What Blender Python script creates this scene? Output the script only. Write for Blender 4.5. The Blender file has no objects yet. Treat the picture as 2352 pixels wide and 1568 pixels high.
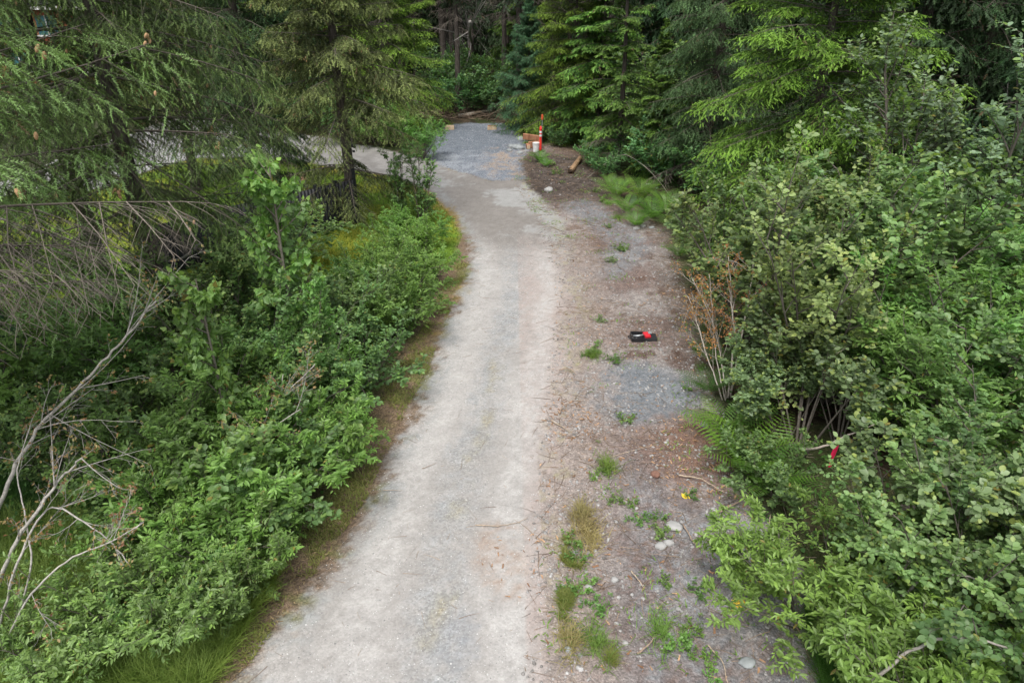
import bpy, bmesh, math, random
import numpy as np
from mathutils import Vector, Matrix
R = math.radians
sc = bpy.context.scene
COL = sc.collection
# ------------------------------------------------------------------ camera, sky, sun, exposure
CH, TH = 6.2, R(27.0)
cam_d = bpy.data.cameras.new('camera'); cam = bpy.data.objects.new('camera', cam_d); COL.objects.link(cam)
cam_d.sensor_width = 36; cam_d.lens = 24; cam_d.clip_end = 600; cam_d.clip_start = 0.05
cam.location = (0, 0, CH); cam.rotation_euler = (R(90) - TH, 0, 0)
sc.camera = cam
w = bpy.data.worlds.new('World'); sc.world = w; w.use_nodes = True
nt = w.node_tree; nt.nodes.clear()
sky = nt.nodes.new('ShaderNodeTexSky'); sky.sky_type = 'NISHITA'; sky.sun_disc = False
SUN_EL, SUN_AZ = R(64), R(200)
sky.sun_elevation = SUN_EL; sky.sun_rotation = SUN_AZ; sky.dust_density = 3; sky.air_density = 1.0
hsv = nt.nodes.new('ShaderNodeHueSaturation'); hsv.inputs['Saturation'].default_value = 0.30
bg = nt.nodes.new('ShaderNodeBackground'); bg.inputs['Strength'].default_value = 0.15
wo = nt.nodes.new('ShaderNodeOutputWorld')
nt.links.new(sky.outputs[0], hsv.inputs['Color']); nt.links.new(hsv.outputs[0], bg.inputs[0]); nt.links.new(bg.outputs[0], wo.inputs[0])
sd = bpy.data.lights.new('sun', 'SUN'); sun = bpy.data.objects.new('sun', sd); COL.objects.link(sun)
sd.energy = 1.6; sd.angle = R(30); sd.color = (1, 0.97, 0.92)
sun.rotation_euler = (R(90) - SUN_EL, 0, R(180) - SUN_AZ + R(0))
sc.view_settings.view_transform = 'Standard'; sc.view_settings.look = 'None'
sc.view_settings.exposure = 0.95; sc.view_settings.gamma = 1
cy = sc.cycles
cy.max_bounces = 6; cy.diffuse_bounces = 3; cy.glossy_bounces = 2; cy.transmission_bounces = 3; cy.transparent_max_bounces = 6
cy.use_denoising = True
# ------------------------------------------------------------------ pixel (2352x1568 view) -> world
F = 1568.0
ct, st = math.cos(TH), math.sin(TH)
def P(u, v, z=0.0):
    xc, yc = (u - 1176) / F, (784 - v) / F
    t = (CH - z) / (st - yc * ct)
    return np.array([xc * t, t * (ct + yc * st), z])
def PA(pts): return np.array([P(u, v)[:2] for u, v in pts])
# ------------------------------------------------------------------ numpy noise
def _hash(ix, iy, s):
    h = (ix.astype(np.int64) * 374761393 + iy.astype(np.int64) * 668265263 + s * 1442695041) & 0xffffffff
    h = ((h ^ (h >> 13)) * 1274126177) & 0xffffffff
    return ((h ^ (h >> 16)) & 0xffff) / 65535.0
def vnoise(x, y, s=0):
    ix, iy = np.floor(x), np.floor(y); fx, fy = x - ix, y - iy
    fx = fx * fx * (3 - 2 * fx); fy = fy * fy * (3 - 2 * fy)
    a = _hash(ix, iy, s); b = _hash(ix + 1, iy, s); c = _hash(ix, iy + 1, s); d = _hash(ix + 1, iy + 1, s)
    return (a * (1 - fx) + b * fx) * (1 - fy) + (c * (1 - fx) + d * fx) * fy
def fbm(x, y, f=1.0, o=4, s=0):
    r = 0; a = 0.5; tot = 0
    for k in range(o):
        r = r + a * vnoise(x * f + 17.3 * k, y * f - 9.1 * k, s + k); tot += a; a *= 0.5; f *= 2.1
    return r / tot
def sdist(x, y, poly):
    """signed distance, positive inside the closed polygon"""
    d = np.full(x.shape, 1e9); ins = np.zeros(x.shape, bool); n = len(poly)
    for i in range(n):
        ax, ay = poly[i]; bx, by = poly[(i + 1) % n]
        ex, ey = bx - ax, by - ay
        t = np.clip(((x - ax) * ex + (y - ay) * ey) / (ex * ex + ey * ey + 1e-9), 0, 1)
        d = np.minimum(d, np.hypot(x - ax - t * ex, y - ay - t * ey))
        c = ((ay > y) != (by > y)) & (x < (bx - ax) * (y - ay) / ((by - ay) if abs(by - ay) > 1e-9 else 1e-9) + ax)
        ins ^= c
    return np.where(ins, d, -d)
def ldist(x, y, line):
    d = np.full(x.shape, 1e9)
    for i in range(len(line) - 1):
        ax, ay = line[i]; bx, by = line[i + 1]; ex, ey = bx - ax, by - ay
        t = np.clip(((x - ax) * ex + (y - ay) * ey) / (ex * ex + ey * ey + 1e-9), 0, 1)
        d = np.minimum(d, np.hypot(x - ax - t * ex, y - ay - t * ey))
    return d
def sm(a, b, x):
    t = np.clip((x - a) / (b - a), 0, 1); return t * t * (3 - 2 * t)
def height(x, y):
    x = np.asarray(x, float); y = np.asarray(y, float)
    dr = sdist(x, y, DRIVE)
    off = sm(0.2, -1.5, dr)
    return off * (fbm(x, y, 0.8, 4, 5) - 0.5) * 0.22 + (fbm(x, y, 0.35, 2, 9) - 0.5) * 0.05
DRIVE = PA([(490, 1640), (560, 1568), (640, 1455), (740, 1310), (840, 1160), (893, 1030), (940, 935), (985, 850), (1010, 765), (1045, 690), (1075, 610),
            (1072, 545), (1040, 490), (1000, 445), (1000, 372), (1100, 390), (1205, 412), (1235, 445), (1290, 500), (1325, 600), (1345, 700), (1332, 840), (1322, 960),
            (1310, 1100), (1302, 1200), (1292, 1300), (1288, 1440), (1290, 1568), (1300, 1640)])
ROAD = PA([(-500, 170), (0, 225), (400, 265), (760, 320), (880, 342), (1005, 372), (1040, 400), (1040, 485), (1015, 468), (985, 440), (910, 407), (830, 392), (760, 382),
           (700, 368), (560, 360), (450, 364), (330, 395), (200, 440), (0, 450), (-500, 470)])
PAD = PA([(1003, 288), (1075, 283), (1150, 284), (1190, 305), (1222, 342), (1195, 372), (1205, 412), (1130, 417), (1060, 397), (985, 376), (975, 345), (992, 320)])
LAWN = PA([(-300, 480), (0, 455), (200, 444), (330, 399), (450, 366), (560, 364), (700, 372), (830, 396), (910, 411), (985, 444), (1030, 490), (1062, 540), (1040, 600),
           (960, 640), (800, 640), (500, 640), (0, 700), (-300, 700)])
SOIL = PA([(1195, 340), (1260, 330), (1330, 350), (1400, 400), (1440, 465), (1540, 525), (1580, 680), (1610, 780), (1640, 900), (1690, 1000), (1740, 1150), (1800, 1270), (1880, 1400),
           (1920, 1568), (1940, 1660), (1200, 1660), (1200, 1440), (1225, 1200), (1260, 840), (1280, 700), (1260, 600), (1230, 500), (1180, 420)])
# ------------------------------------------------------------------ object helpers
def tag(o, label, cat, group=None, kind=None):
    if label: o['label'] = label
    if cat: o['category'] = cat
    if group: o['group'] = group
    if kind: o['kind'] = kind
    return o
def thing(name, loc, label, cat, group=None, rz=0, s=1.0):
    o = bpy.data.objects.new(name, None); COL.objects.link(o); o.empty_display_size = 0.2
    o.location = loc; o.rotation_euler = (0, 0, rz); o.scale = (s, s, s) if not hasattr(s, '__len__') else s
    return tag(o, label, cat, group)
def link(name, me, parent=None, mat=None, loc=None):
    o = bpy.data.objects.new(name, me); COL.objects.link(o)
    if mat and len(me.materials) == 0: me.materials.append(mat)
    if parent is not None: o.parent = parent
    if loc is not None: o.location = loc
    return o
def npmesh(name, V, Fc, tint=None, mat=None, smooth=False, mask=None):
    """V (n,3); Fc list of (m,k) int arrays; tint (n,3) vertex colours"""
    me = bpy.data.meshes.new(name)
    V = np.ascontiguousarray(V, np.float32)
    if not isinstance(Fc, list): Fc = [Fc]
    Fc = [np.asarray(f, np.int32) for f in Fc if len(f)]
    nl = sum(f.size for f in Fc); nf = sum(len(f) for f in Fc)
    me.vertices.add(len(V)); me.vertices.foreach_set('co', V.ravel())
    me.loops.add(nl); me.loops.foreach_set('vertex_index', np.concatenate([f.ravel() for f in Fc]))
    me.polygons.add(nf)
    sizes = np.concatenate([np.full(len(f), f.shape[1], np.int32) for f in Fc])
    st_ = np.zeros(nf, np.int32); st_[1:] = np.cumsum(sizes)[:-1]
    me.polygons.foreach_set('loop_start', st_)
    try: me.polygons.foreach_set('loop_total', sizes)
    except Exception: pass
    me.update(calc_edges=True)
    if smooth: me.polygons.foreach_set('use_smooth', np.ones(nf, bool))
    for nm, arr in (('tint', tint), ('mask', mask)):
        if arr is not None:
            a = me.attributes.new(nm, 'FLOAT_COLOR', 'POINT')
            c = np.ones((len(V), 4), np.float32); c[:, :3] = arr
            a.data.foreach_set('color', c.ravel())
    if mat: me.materials.append(mat)
    return me
class MB:
    """collects numpy pieces into one mesh"""
    def __init__(s): s.V = []; s.F = []; s.T = []; s.n = 0
    def add(s, V, Fc, tint=(0.5, 0.5, 0.5)):
        V = np.asarray(V, float).reshape(-1, 3)
        if not isinstance(Fc, list): Fc = [Fc]
        for f in Fc:
            if len(f): s.F.append(np.asarray(f, np.int64) + s.n)
        t = np.asarray(tint, float)
        s.T.append(np.broadcast_to(t, (len(V), 3)) if t.ndim == 1 else t)
        s.V.append(V); s.n += len(V)
    def mesh(s, name, mat=None, smooth=False):
        fs = {}
        for f in s.F: fs.setdefault(f.shape[1], []).append(f)
        return npmesh(name, np.concatenate(s.V), [np.concatenate(a) for a in fs.values()], np.concatenate(s.T), mat, smooth)
def norm(a): return a / (np.linalg.norm(a, axis=-1, keepdims=True) + 1e-9)
def tubes(Pt, Rd, sides=4, cap=False):
    """Pt (n,k,3), Rd (n,k) -> V, F(quads)"""
    n, k, _ = Pt.shape
    T = np.gradient(Pt, axis=1) if k > 2 else np.repeat((Pt[:, 1:] - Pt[:, :1]), k, axis=1)
    T = norm(T)
    ref = np.where(np.abs(T[:, :1, 2:3]) > 0.8, np.array([1., 0, 0]), np.array([0, 0, 1.]))
    A = norm(np.cross(T, np.broadcast_to(ref, T.shape))); B = np.cross(T, A)
    a = np.arange(sides) * 2 * math.pi / sides
    V = Pt[:, :, None, :] + Rd[:, :, None, None] * (A[:, :, None, :] * np.cos(a)[None, None, :, None] + B[:, :, None, :] * np.sin(a)[None, None, :, None])
    i = np.arange(n)[:, None, None] * k * sides; j = np.arange(k - 1)[None, :, None] * sides; q = np.arange(sides)[None, None, :]; q2 = (q + 1) % sides
    Fq = np.stack([i + j + q, i + j + q2, i + j + sides + q2, i + j + sides + q], -1).reshape(-1, 4)
    return V.reshape(-1, 3), Fq
def tube1(pts, rad, sides=8):
    pts = np.asarray(pts, float); rad = np.broadcast_to(np.asarray(rad, float), (len(pts),)).copy()
    # closed ends
    d0 = norm(pts[1] - pts[0]); d1 = norm(pts[-1] - pts[-2])
    Pt = np.concatenate([pts[:1] - d0 * 1e-3, pts, pts[-1:] + d1 * 1e-3]); Rr = np.concatenate([[1e-4], rad, [1e-4]])
    return tubes(Pt[None], Rr[None], sides)
def place(TV, TF, Pos, X, Y, Z, S):
    """instances of template (m,3) at Pos with axes X,Y,Z (n,3) and scale S (n,) or (n,3)"""
    n, m = len(Pos), len(TV)
    S = np.asarray(S, float)
    if S.ndim == 1: S = np.repeat(S[:, None], 3, 1)
    V = Pos[:, None, :] + (TV[None, :, 0:1] * S[:, None, 0:1]) * X[:, None, :] + (TV[None, :, 1:2] * S[:, None, 1:2]) * Y[:, None, :] + (TV[None, :, 2:3] * S[:, None, 2:3]) * Z[:, None, :]
    Fn = (TF[None] + (np.arange(n) * m)[:, None, None]).reshape(-1, TF.shape[1])
    return V.reshape(-1, 3), Fn
def frames(Yd, up):
    Yd = norm(Yd); X = norm(np.cross(Yd, up)); Z = np.cross(X, Yd); return X, Yd, Z
def grow(pr, n, s0, s1, ang, lr, g, rng, planar=False, droop=0.0, taper=0.6, jit=0.15, gz=0.0):
    """children of bezier-like branches; pr = (P0, D, L, G)"""
    P0, D, L, G = pr; m = len(P0)
    idx = np.repeat(np.arange(m), n)
    s = np.tile(np.linspace(s0, s1, n), m) + rng.uniform(-.5, .5, m * n) * (s1 - s0) / max(n, 1); s = np.clip(s, 0, 1)
    l = L[idx][:, None]
    pos = P0[idx] + l * (D[idx] * s[:, None] + G[idx] * (s ** 2)[:, None])
    tan = norm(D[idx] + 2 * G[idx] * s[:, None])
    if planar:
        side = norm(np.cross(tan, np.array([0, 0, 1.]))); sg = np.tile(np.where(np.arange(n) % 2 == 0, 1., -1.), m)[:, None]
        a = ang + rng.normal(0, jit, m * n)[:, None] if False else (ang + rng.normal(0, jit, m * n))[:, None]
        d = np.cos(a) * tan + np.sin(a) * sg * side + np.array([0, 0, -droop]) * rng.uniform(.5, 1.3, (m * n, 1)) + rng.normal(0, 0.08, (m * n, 3))
    else:
        r = norm(rng.normal(0, 1, (m * n, 3))); perp = norm(r - (r * tan).sum(-1, keepdims=True) * tan)
        a = (ang + rng.normal(0, jit, m * n))[:, None]
        d = np.cos(a) * tan + np.sin(a) * perp + np.array([0, 0, -droop])
    d = norm(d)
    Ln = L[idx] * lr * (1 - taper * s) * rng.uniform(.7, 1.25, m * n)
    Gn = np.zeros_like(d); Gn[:, 2] = gz
    Gn += rng.normal(0, 0.08, Gn.shape) + g
    return (pos, d, Ln, Gn), idx, s
def bpts(b, k):
    s = np.linspace(0, 1, k)[None, :, None]
    return b[0][:, None] + b[2][:, None, None] * (b[1][:, None] * s + b[3][:, None] * s ** 2)
def bend(b):
    return b[0] + b[2][:, None] * (b[1] + b[3])
# ------------------------------------------------------------------ materials
def newmat(name):
    m = bpy.data.materials.new(name); m.use_nodes = True; m.node_tree.nodes.clear(); return m, m.node_tree.nodes, m.node_tree.links
def leafmat(name, rough=0.5, trans=0.35, spec=0.4):
    m, N, Lk = newmat(name)
    at = N.new('ShaderNodeAttribute'); at.attribute_name = 'tint'
    geo = N.new('ShaderNodeNewGeometry')
    oi = N.new('ShaderNodeObjectInfo')
    hs = N.new('ShaderNodeHueSaturation'); hs.inputs['Fac'].default_value = 1
    mr = N.new('ShaderNodeMapRange'); mr.inputs[3].default_value = 0.8; mr.inputs[4].default_value = 1.2
    Lk.new(oi.outputs['Random'], mr.inputs[0]); Lk.new(mr.outputs[0], hs.inputs['Value'])
    mr2 = N.new('ShaderNodeMapRange'); mr2.inputs[3].default_value = 0.485; mr2.inputs[4].default_value = 0.515
    mt = N.new('ShaderNodeMath'); mt.operation = 'FRACT'; mm = N.new('ShaderNodeMath'); mm.operation = 'MULTIPLY'; mm.inputs[1].default_value = 7.31
    Lk.new(oi.outputs['Random'], mm.inputs[0]); Lk.new(mm.outputs[0], mt.inputs[0]); Lk.new(mt.outputs[0], mr2.inputs[0]); Lk.new(mr2.outputs[0], hs.inputs['Hue'])
    Lk.new(at.outputs['Color'], hs.inputs['Color'])
    b = N.new('ShaderNodeBsdfPrincipled'); b.inputs['Roughness'].default_value = rough; b.inputs['Specular IOR Level'].default_value = spec
    tr = N.new('ShaderNodeBsdfTranslucent'); mx = N.new('ShaderNodeMixShader'); mx.inputs[0].default_value = trans
    mc = N.new('ShaderNodeMix'); mc.data_type = 'RGBA'; mc.blend_type = 'MULTIPLY'; mc.inputs[0].default_value = 1
    mc.inputs[7].default_value = (1.35, 1.45, 0.6, 1)
    Lk.new(hs.outputs[0], mc.inputs[6]); Lk.new(mc.outputs[2], tr.inputs[0]); Lk.new(hs.outputs[0], b.inputs['Base Color'])
    o = N.new('ShaderNodeOutputMaterial'); Lk.new(b.outputs[0], mx.inputs[1]); Lk.new(tr.outputs[0], mx.inputs[2]); Lk.new(mx.outputs[0], o.inputs[0])
    return m
def barkmat(name, c1, c2, scale=14, bump=0.5, stretch=0.2):
    m, N, Lk = newmat(name)
    tc = N.new('ShaderNodeTexCoord'); mp = N.new('ShaderNodeMapping'); mp.inputs['Scale'].default_value = (1, 1, stretch)
    n1 = N.new('ShaderNodeTexNoise'); n1.inputs['Scale'].default_value = scale; n1.inputs['Detail'].default_value = 6; n1.inputs['Roughness'].default_value = 0.7
    cr = N.new('ShaderNodeValToRGB'); cr.color_ramp.elements[0].color = (*c1, 1); cr.color_ramp.elements[1].color = (*c2, 1)
    cr.color_ramp.elements[0].position = 0.35; cr.color_ramp.elements[1].position = 0.7
    b = N.new('ShaderNodeBsdfPrincipled'); b.inputs['Roughness'].default_value = 0.9; b.inputs['Specular IOR Level'].default_value = 0.2
    bp = N.new('ShaderNodeBump'); bp.inputs['Strength'].default_value = bump; bp.inputs['Distance'].default_value = 0.03
    o = N.new('ShaderNodeOutputMaterial')
    Lk.new(tc.outputs['Object'], mp.inputs[0]); Lk.new(mp.outputs[0], n1.inputs[0]); Lk.new(n1.outputs[0], cr.inputs[0]); Lk.new(cr.outputs[0], b.inputs['Base Color'])
    Lk.new(n1.outputs[0], bp.inputs['Height']); Lk.new(bp.outputs[0], b.inputs['Normal']); Lk.new(b.outputs[0], o.inputs[0])
    return m
def solid(name, c, rough=0.6, var=0.15, scale=12, metal=0, spec=0.4, bump=0.0):
    m, N, Lk = newmat(name)
    tc = N.new('ShaderNodeTexCoord'); n1 = N.new('ShaderNodeTexNoise'); n1.inputs['Scale'].default_value = scale; n1.inputs['Detail'].default_value = 5
    cr = N.new('ShaderNodeValToRGB'); cr.color_ramp.elements[0].position = 0.3; cr.color_ramp.elements[1].position = 0.7
    cr.color_ramp.elements[0].color = (*[x * (1 - var) for x in c], 1); cr.color_ramp.elements[1].color = (*[min(1, x * (1 + var)) for x in c], 1)
    b = N.new('ShaderNodeBsdfPrincipled'); b.inputs['Roughness'].default_value = rough; b.inputs['Metallic'].default_value = metal; b.inputs['Specular IOR Level'].default_value = spec
    o = N.new('ShaderNodeOutputMaterial')
    Lk.new(tc.outputs['Object'], n1.inputs[0]); Lk.new(n1.outputs[0], cr.inputs[0]); Lk.new(cr.outputs[0], b.inputs['Base Color']); Lk.new(b.outputs[0], o.inputs[0])
    if bump:
        bp = N.new('ShaderNodeBump'); bp.inputs['Strength'].default_value = bump; bp.inputs['Distance'].default_value = 0.01
        Lk.new(n1.outputs[0], bp.inputs['Height']); Lk.new(bp.outputs[0], b.inputs['Normal'])
    return m
def tintmat(name, rough=0.85, scale=40, var=0.3, bump=0.3):
    """tint attribute times noise"""
    m, N, Lk = newmat(name)
    at = N.new('ShaderNodeAttribute'); at.attribute_name = 'tint'
    tc = N.new('ShaderNodeTexCoord'); n1 = N.new('ShaderNodeTexNoise'); n1.inputs['Scale'].default_value = scale; n1.inputs['Detail'].default_value = 4
    mr = N.new('ShaderNodeMapRange'); mr.inputs[1].default_value = 0.3; mr.inputs[2].default_value = 0.7; mr.inputs[3].default_value = 1 - var; mr.inputs[4].default_value = 1 + var
    vm = N.new('ShaderNodeVectorMath'); vm.operation = 'SCALE'
    b = N.new('ShaderNodeBsdfPrincipled'); b.inputs['Roughness'].default_value = rough; b.inputs['Specular IOR Level'].default_value = 0.25
    o = N.new('ShaderNodeOutputMaterial')
    Lk.new(tc.outputs['Object'], n1.inputs[0]); Lk.new(n1.outputs[0], mr.inputs[0]); Lk.new(at.outputs['Vector'], vm.inputs[0]); Lk.new(mr.outputs[0], vm.inputs['Scale'])
    Lk.new(vm.outputs[0], b.inputs['Base Color']); Lk.new(b.outputs[0], o.inputs[0])
    bp = N.new('ShaderNodeBump'); bp.inputs['Strength'].default_value = bump; bp.inputs['Distance'].default_value = 0.01
    Lk.new(n1.outputs[0], bp.inputs['Height']); Lk.new(bp.outputs[0], b.inputs['Normal'])
    return m
M_NEEDLE = leafmat('conifer_needles', 0.6, 0.2, 0.25)
M_LEAF = leafmat('broad_leaves', 0.45, 0.36, 0.45)
M_GRASS = leafmat('grass_blades', 0.6, 0.35, 0.3)
M_BARK = barkmat('spruce_bark', (0.03, 0.025, 0.02), (0.13, 0.11, 0.095), 22, 0.8)
M_TWIG = tintmat('twig_bark', 0.85, 30, 0.3, 0.3)
M_GREYBARK = barkmat('weathered_bark', (0.12, 0.11, 0.10), (0.36, 0.34, 0.31), 16, 0.6)
M_STONE = tintmat('stone', 0.9, 18, 0.25, 0.4)
# ------------------------------------------------------------------ ground material
def groundmat():
    m, N, Lk = newmat('ground_surface')
    at = N.new('ShaderNodeAttribute'); at.attribute_name = 'tint'
    ak = N.new('ShaderNodeAttribute'); ak.attribute_name = 'mask'
    sp = N.new('ShaderNodeSeparateXYZ'); Lk.new(ak.outputs['Vector'], sp.inputs[0])
    tc = N.new('ShaderNodeTexCoord')
    def noise(s, d=4, r=0.6):
        n = N.new('ShaderNodeTexNoise'); n.inputs['Scale'].default_value = s; n.inputs['Detail'].default_value = d; n.inputs['Roughness'].default_value = r
        Lk.new(tc.outputs['Object'], n.inputs[0]); return n
    def rng(src, a, b, c, d):
        x = N.new('ShaderNodeMapRange'); x.inputs[1].default_value = a; x.inputs[2].default_value = b; x.inputs[3].default_value = c; x.inputs[4].default_value = d
        Lk.new(src, x.inputs[0]); return x.outputs[0]
    def mul(a, b):
        x = N.new('ShaderNodeMath'); x.operation = 'MULTIPLY'
        for i, q in enumerate((a, b)):
            if hasattr(q, 'is_linked') or hasattr(q, 'links'): Lk.new(q, x.inputs[i])
            else: x.inputs[i].default_value = q
        return x.outputs[0]
    def mixf(f, a, b):
        x = N.new('ShaderNodeMix'); x.data_type = 'FLOAT'; Lk.new(f, x.inputs[0])
        for i, q in ((2, a), (3, b)):
            if isinstance(q, (int, float)): x.inputs[i].default_value = q
            else: Lk.new(q, x.inputs[i])
        return x.outputs[0]
    n_mid = noise(3.5, 5); n_fine = noise(38, 5, 0.75); n_pat = noise(11, 4, 0.7)
    vo = N.new('ShaderNodeTexVoronoi'); vo.inputs['Scale'].default_value = 42; Lk.new(tc.outputs['Object'], vo.inputs[0])
    vc = N.new('ShaderNodeSeparateColor'); Lk.new(vo.outputs['Color'], vc.inputs[0])
    vo2 = N.new('ShaderNodeTexVoronoi'); vo2.inputs['Scale'].default_value = 17; Lk.new(tc.outputs['Object'], vo2.inputs[0])
    vc2 = N.new('ShaderNodeSeparateColor'); Lk.new(vo2.outputs['Color'], vc2.inputs[0])
    base = mul(rng(n_mid.outputs[0], .3, .7, .90, 1.08), rng(n_fine.outputs[0], .3, .7, .93, 1.06))
    base = mul(base, rng(n_pat.outputs[0], .3, .7, .93, 1.06))
    peb = mixf(sp.outputs[0], 1.0, rng(vc.outputs[0], 0, 1, .74, 1.30))          # mask.x gravel
    clod = mixf(sp.outputs[1], 1.0, mul(rng(n_fine.outputs[0], .35, .65, .45, 1.6), rng(vc2.outputs[1], 0, 1, .75, 1.25)))   # mask.y rough soil
    k = mul(mul(base, peb), clod)
    vm = N.new('ShaderNodeVectorMath'); vm.operation = 'SCALE'; Lk.new(at.outputs['Vector'], vm.inputs[0]); Lk.new(k, vm.inputs['Scale'])
    b = N.new('ShaderNodeBsdfPrincipled'); b.inputs['Roughness'].default_value = 0.95; b.inputs['Specular IOR Level'].default_value = 0.15
    bp = N.new('ShaderNodeBump'); bp.inputs['Strength'].default_value = 0.55; bp.inputs['Distance'].default_value = 0.02
    hh = N.new('ShaderNodeMath'); hh.operation = 'ADD'; Lk.new(n_fine.outputs[0], hh.inputs[0]); Lk.new(mul(vo.outputs['Distance'], -0.8), hh.inputs[1])
    Lk.new(mul(hh.outputs[0], mixf(sp.outputs[1], 0.35, 1.6)), bp.inputs['Height'])
    o = N.new('ShaderNodeOutputMaterial'); Lk.new(vm.outputs[0], b.inputs['Base Color']); Lk.new(bp.outputs[0], b.inputs['Normal']); Lk.new(b.outputs[0], o.inputs[0])
    return m
M_GROUND = groundmat()
def ground_fields(x, y):
    wx = x + (fbm(x, y, 1.2, 3, 21) - .5) * 0.28 + (fbm(x, y, 6, 2, 22) - .5) * .16; wy = y + (fbm(x, y, 1.2, 3, 31) - .5) * 0.28 + (fbm(x, y, 6, 2, 32) - .5) * .16
    n1 = fbm(x, y, 0.7, 4, 1); n2 = fbm(x, y, 2.5, 4, 2); n3 = fbm(x, y, 8, 3, 3)
    def C(r, g, b): return np.array([r, g, b])[None] * np.ones((len(x), 1))
    gr = np.random.default_rng(1).uniform(-.5, .5, len(x)) * .9 + (vnoise(x * 11, y * 11, 63) - .5) * 1.2
    def mix(a, b, t):
        t = np.clip(t + gr * 2.2 * t * (1 - t), 0, 1); return a * (1 - t[:, None]) + b * t[:, None]
    dd = sdist(wx, wy, DRIVE); dr = sdist(wx, wy, ROAD); dp = sdist(wx, wy, PAD); dl = sdist(wx, wy, LAWN); ds = sdist(wx, wy, SOIL)
    # forest litter everywhere
    col = mix(C(.035, .028, .018), C(.075, .055, .035), sm(.35, .65, n2)); mk = C(0.1, .9, 0)
    grn = sm(.45, .6, n1); col = mix(col, C(.045, .065, .02), grn * .7)
    # left verge (moss and brown litter)
    vg = sm(-1.0, -0.3, dd) * (x < P(1176, 700)[0] + 0.5)
    vcol = mix(C(.155, .11, .075), C(.125, .125, .045), sm(.48, .66, n2)); vcol = mix(vcol, C(.22, .155, .045), sm(.5, .7, fbm(x, y, .5, 2, 77)) * sm(11, 14, y))
    col = mix(col, vcol, vg)
    # lawn
    lc = mix(C(.11, .19, .02), C(.19, .21, .025), sm(.4, .62, n1)); near_rd = sm(1.6, 0.0, -np.minimum(dr, 0)) * sm(-2.0, -0.1, dr)
    lc = mix(lc, C(.24, .17, .045), near_rd * .75 * sm(.35, .6, n2 + .08)); col = mix(col, lc, sm(-.1, .15, dl)); mk = mix(mk, C(0, .3, 1), sm(-.1, .15, dl))
    # soil shoulder
    sc_ = mix(C(.15, .112, .098), C(.235, .21, .195), sm(.38, .62, n1 * .6 + n2 * .4)); sc_ = mix(sc_, C(.10, .064, .05), sm(.52, .66, n2) * .8)
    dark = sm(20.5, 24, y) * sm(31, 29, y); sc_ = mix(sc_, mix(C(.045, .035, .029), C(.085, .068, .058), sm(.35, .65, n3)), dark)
    grav = np.maximum(sm(1.25, .75, np.hypot((x - P(1455, 900)[0]) / 1.15, (y - P(1455, 900)[1]) / 1.05)), sm(9.2, 7.6, y) * .75)
    grav = np.where(y < 9.2, grav * .6, grav); grav = np.maximum(grav, sm(.9, .3, ldist(x, y, PA([(1380, 620), (1450, 560), (1330, 470)]))) * .6)
    sc_ = mix(sc_, mix(C(.115, .125, .137), C(.185, .195, .205), n3), grav)
    sc_ = mix(sc_, mix(C(.27, .235, .21), C(.22, .175, .15), n2), sm(1.1, .1, -dd) * (x > 0) * .75 * sm(22, 17, y)); red = sm(1.3, .2, np.hypot(x - P(1600, 1040)[0], (y - P(1600, 1040)[1]) * .8)); sc_ = mix(sc_, C(.15, .085, .06), red * .7)
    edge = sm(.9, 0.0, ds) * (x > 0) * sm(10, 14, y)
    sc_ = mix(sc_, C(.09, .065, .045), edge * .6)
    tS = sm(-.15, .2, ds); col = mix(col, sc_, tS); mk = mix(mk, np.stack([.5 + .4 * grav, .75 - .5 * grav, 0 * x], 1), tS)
    # gravel pad
    pc = mix(C(.15, .165, .188), C(.215, .23, .25), sm(.35, .65, n2)); cx_, cy_ = P(1085, 318)[:2]
    pc = mix(pc, C(.105, .12, .138), sm(1.25, .75, np.maximum(np.abs(x - cx_) / 2.0, np.abs(y - cy_) / 3.4)) * .8)
    pc = mix(pc, C(.25, .195, .15), sm(1.3, .2, ldist(x, y, PA([(1165, 345), (1150, 385), (1190, 410)]))) * sm(.4, .6, n2) * .8)
    tP = sm(-.15, .2, dp); col = mix(col, pc, tP); mk = mix(mk, C(1, .15, 0), tP)
    # side road (old asphalt)
    rc = mix(C(.185, .175, .163), C(.23, .22, .207), sm(.35, .65, n2)); rc = mix(rc, C(.26, .255, .25), sm(8.5, 11.5, -x) * .8)
    tR = sm(-.15, .15, dr); col = mix(col, rc, tR); mk = mix(mk, C(.35, .05, 0), tR)
    # driveway
    dc = mix(C(.27, .256, .24), C(.325, .31, .293), sm(.35, .65, n1 * .6 + n2 * .4))
    far = sm(15.5, 19.5, y + (n1 - .5) * 5 + (n2 - .5) * 2)
    patch = sm(.47, .62, fbm(x * .8, y * .8, .8, 4, 51) * .8 + n3 * .2)
    fc = mix(mix(C(.175, .162, .148), C(.215, .20, .185), n2), C(.27, .268, .258), patch); dc = mix(dc, fc, far)
    cl = PA([(985, 1640), (1000, 1568), (1005, 1400), (1035, 1230), (1075, 1060), (1120, 900), (1150, 780), (1185, 650), (1180, 560)])
    dcl = ldist(wx, y, cl); st_ = sm(.48, .08, dcl) * (0.45 + .55 * sm(.4, .6, n2)); gc = mix(C(.19, .195, .195), C(.275, .28, .28), n3)
    dc = mix(dc, gc, st_ * (1 - far) * .75)
    moss = sm(.22, .02, ldist(wx, y, PA([(985, 1480), (1015, 1380), (1050, 1200), (1088, 1060), (1130, 900), (1150, 800)]))) * sm(.42, .62, n2); dc = mix(dc, C(.25, .22, .15), moss * .4)
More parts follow.
